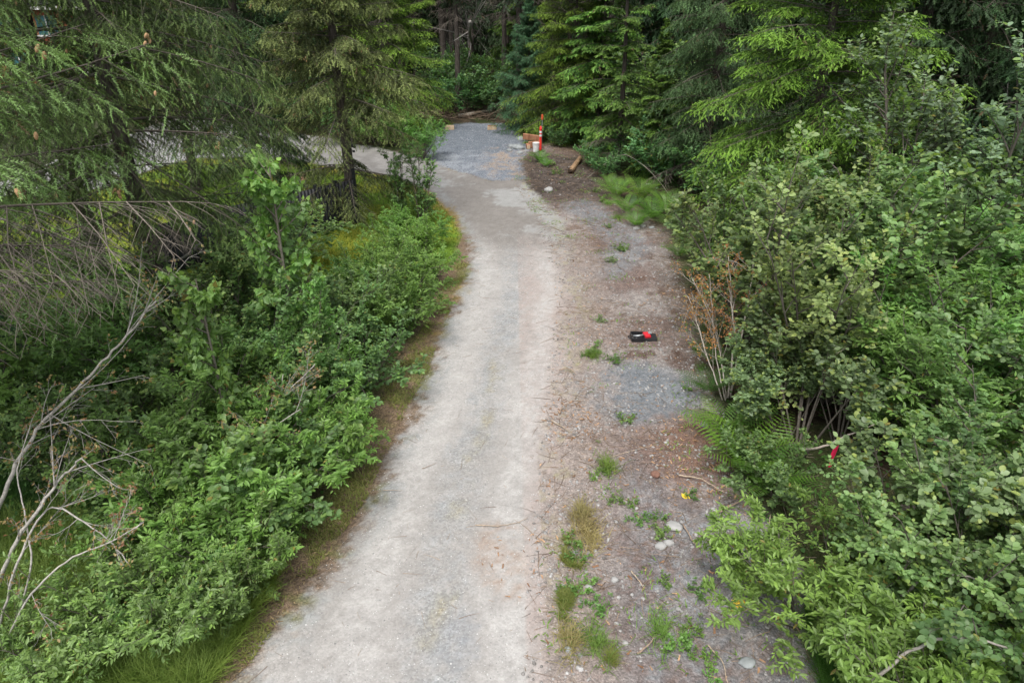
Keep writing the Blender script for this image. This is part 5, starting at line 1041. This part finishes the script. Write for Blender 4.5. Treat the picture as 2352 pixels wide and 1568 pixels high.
# person in a plaid shirt bending behind the fence
pp = P(681, 507); 
def skin(name, pts, edges, rads, mat, parent, sub=2):
    me = bpy.data.meshes.new(name); me.from_pydata([tuple(q) for q in pts], edges, []); me.update(); me.materials.append(mat)
    o = link(name, me, parent); md = o.modifiers.new('skin', 'SKIN'); md.use_smooth_shade = True
    for i, r in enumerate(rads): me.skin_vertices[0].data[i].radius = (r, r) if not hasattr(r, '__len__') else r
    me.skin_vertices[0].data[0].use_root = True
    s = o.modifiers.new('sub', 'SUBSURF'); s.levels = sub; s.render_levels = sub; return o
M_SKIN = solid('skin', (.48, .26, .18), .5, .08); M_HAIR = solid('brown_hair', (.07, .03, .018), .6, .4, 40); M_JEANS = solid('dark_trousers', (.02, .022, .03), .8, .2, 30)
def plaid():
    m, N, Lk = newmat('plaid_cloth'); tc = N.new('ShaderNodeTexCoord'); wv = []
    for ax in ('X', 'Z'):
        q = N.new('ShaderNodeTexWave'); q.inputs['Scale'].default_value = 7; q.bands_direction = ax; q.inputs['Distortion'].default_value = .6; Lk.new(tc.outputs['Object'], q.inputs[0]); wv.append(q)
    mm = N.new('ShaderNodeMath'); mm.operation = 'ADD'; Lk.new(wv[0].outputs['Fac'], mm.inputs[0]); Lk.new(wv[1].outputs['Fac'], mm.inputs[1])
    cr = N.new('ShaderNodeValToRGB'); cr.color_ramp.elements[0].position = .2; cr.color_ramp.elements[0].color = (.10, .11, .26, 1); cr.color_ramp.elements[1].position = .85; cr.color_ramp.elements[1].color = (.50, .50, .62, 1)
    hf = N.new('ShaderNodeMath'); hf.operation = 'MULTIPLY'; hf.inputs[1].default_value = .5; Lk.new(mm.outputs[0], hf.inputs[0]); Lk.new(hf.outputs[0], cr.inputs[0])
    b = N.new('ShaderNodeBsdfPrincipled'); b.inputs['Roughness'].default_value = .9; Lk.new(cr.outputs[0], b.inputs['Base Color']); o = N.new('ShaderNodeOutputMaterial'); Lk.new(b.outputs[0], o.inputs[0]); return m
t = thing('person', (pp[0], pp[1], gz(pp[0], pp[1])), 'person in a blue and white plaid shirt bending over behind the black fence', 'person', rz=R(-10))
J = {'pel': (0, 0, .88), 'wa': (.10, 0, 1.03), 'ch': (.27, 0, 1.20), 'nk': (.38, 0, 1.28), 'hd0': (.43, -.01, 1.30), 'hd1': (.52, -.02, 1.34)}
pts = [J['pel'], J['wa'], J['ch'], J['nk'], J['hd0'], J['hd1'], (.30, -.19, 1.20), (.36, -.24, .95), (.48, -.16, .76), (.30, .19, 1.18), (.38, .24, .93), (.50, .17, .76), (0, -.10, .82), (.06, -.12, .45), (-.04, -.12, .07), (.08, -.13, .03), (0, .10, .82), (.04, .12, .45), (-.08, .12, .07), (.04, .13, .03)]
ed = [(0, 1), (1, 2), (2, 3), (3, 4), (4, 5), (2, 6), (6, 7), (7, 8), (2, 9), (9, 10), (10, 11), (0, 12), (12, 13), (13, 14), (14, 15), (0, 16), (16, 17), (17, 18), (18, 19)]
rd = [.13, .12, .14, .055, .075, .085, .055, .042, .03, .055, .042, .03, .09, .06, .042, .04, .09, .06, .042, .04]
body = skin('body', pts, ed, rd, M_SKIN, t)
skin('shirt', [pts[i] for i in (0, 1, 2, 6, 7, 9, 10)] + [(.35, 0, 1.26)], [(0, 1), (1, 2), (2, 3), (3, 4), (2, 5), (5, 6), (2, 7)], [.15, .145, .165, .075, .06, .075, .06, .07], plaid(), t)
skin('trousers', [pts[i] for i in (0, 12, 13, 14, 16, 17, 18)], [(0, 1), (1, 2), (2, 3), (0, 4), (4, 5), (5, 6)], [.145, .11, .08, .06, .11, .08, .06], M_JEANS, t)
skin('hair', [(.40, 0, 1.335), (.47, 0, 1.40), (.55, -.01, 1.41)], [(0, 1), (1, 2)], [.07, .09, .06], M_HAIR, t)
for sy in (-.16, .17):
    for q in range(5):
        a_ = (q - 1.5) * .012; L_ = [.06, .075, .08, .072, .055][q]
        base_ = np.array((.485, sy + a_, .755)) if q else np.array((.475, sy - .03, .77))
        skin('finger', [base_, base_ + [.01, 0 if q else -.012, -L_ * .5], base_ + [.025, 0 if q else -.016, -L_ * .95]], [(0, 1), (1, 2)], [.010, .009, .007], M_SKIN, body, 1)
# house beyond the road at the far left
hb = P(95, 205); hb[2] = 0; t = thing('house', (hb[0] - 1.5, hb[1] + 3, 0), 'red brown house with teal windows seen through the spruces at the top left', 'house')
M_WALLB = solid('red_brown_siding', (.24, .07, .035), .8, .25, 3); M_TEAL = solid('teal_glass', (.04, .12, .13), .15, .3, 2); M_TRIM = solid('white_trim', (.65, .63, .6), .6, .05); M_ROOF = solid('dark_roof', (.05, .05, .055), .8, .3, 12)
bmobj('wall', bbox(12, 8, 5.4, (0, 4, 2.7)), M_WALLB, t)
for wx in (-4.2, -1.4, 1.4, 4.2):
    for wz in (1.6, 4.1):
        o = bmobj('window', bbox(1.5, .08, 1.3, (wx, -.045, wz)), M_TEAL, t); bmobj('sill', bbox(1.8, .16, .12, (wx, -.08, wz - .72)), M_TRIM, o); bmobj('frame', bbox(.08, .12, 1.3, (wx, -.06, wz)), M_TRIM, o)
bm = bmesh.new(); vs = [bm.verts.new(q) for q in ((-6.6, -.7, 5.3), (6.6, -.7, 5.3), (6.6, 8.7, 5.3), (-6.6, 8.7, 5.3), (-6.6, 4, 8), (6.6, 4, 8))]
for f_ in ((0, 1, 5, 4), (1, 2, 5), (2, 3, 4, 5), (3, 0, 4), (3, 2, 1, 0)): bm.faces.new([vs[i] for i in f_])
bmobj('roof', bm, M_ROOF, t); bmobj('fascia', bbox(13.2, .06, .22, (0, -.74, 5.25)), M_TRIM, t)
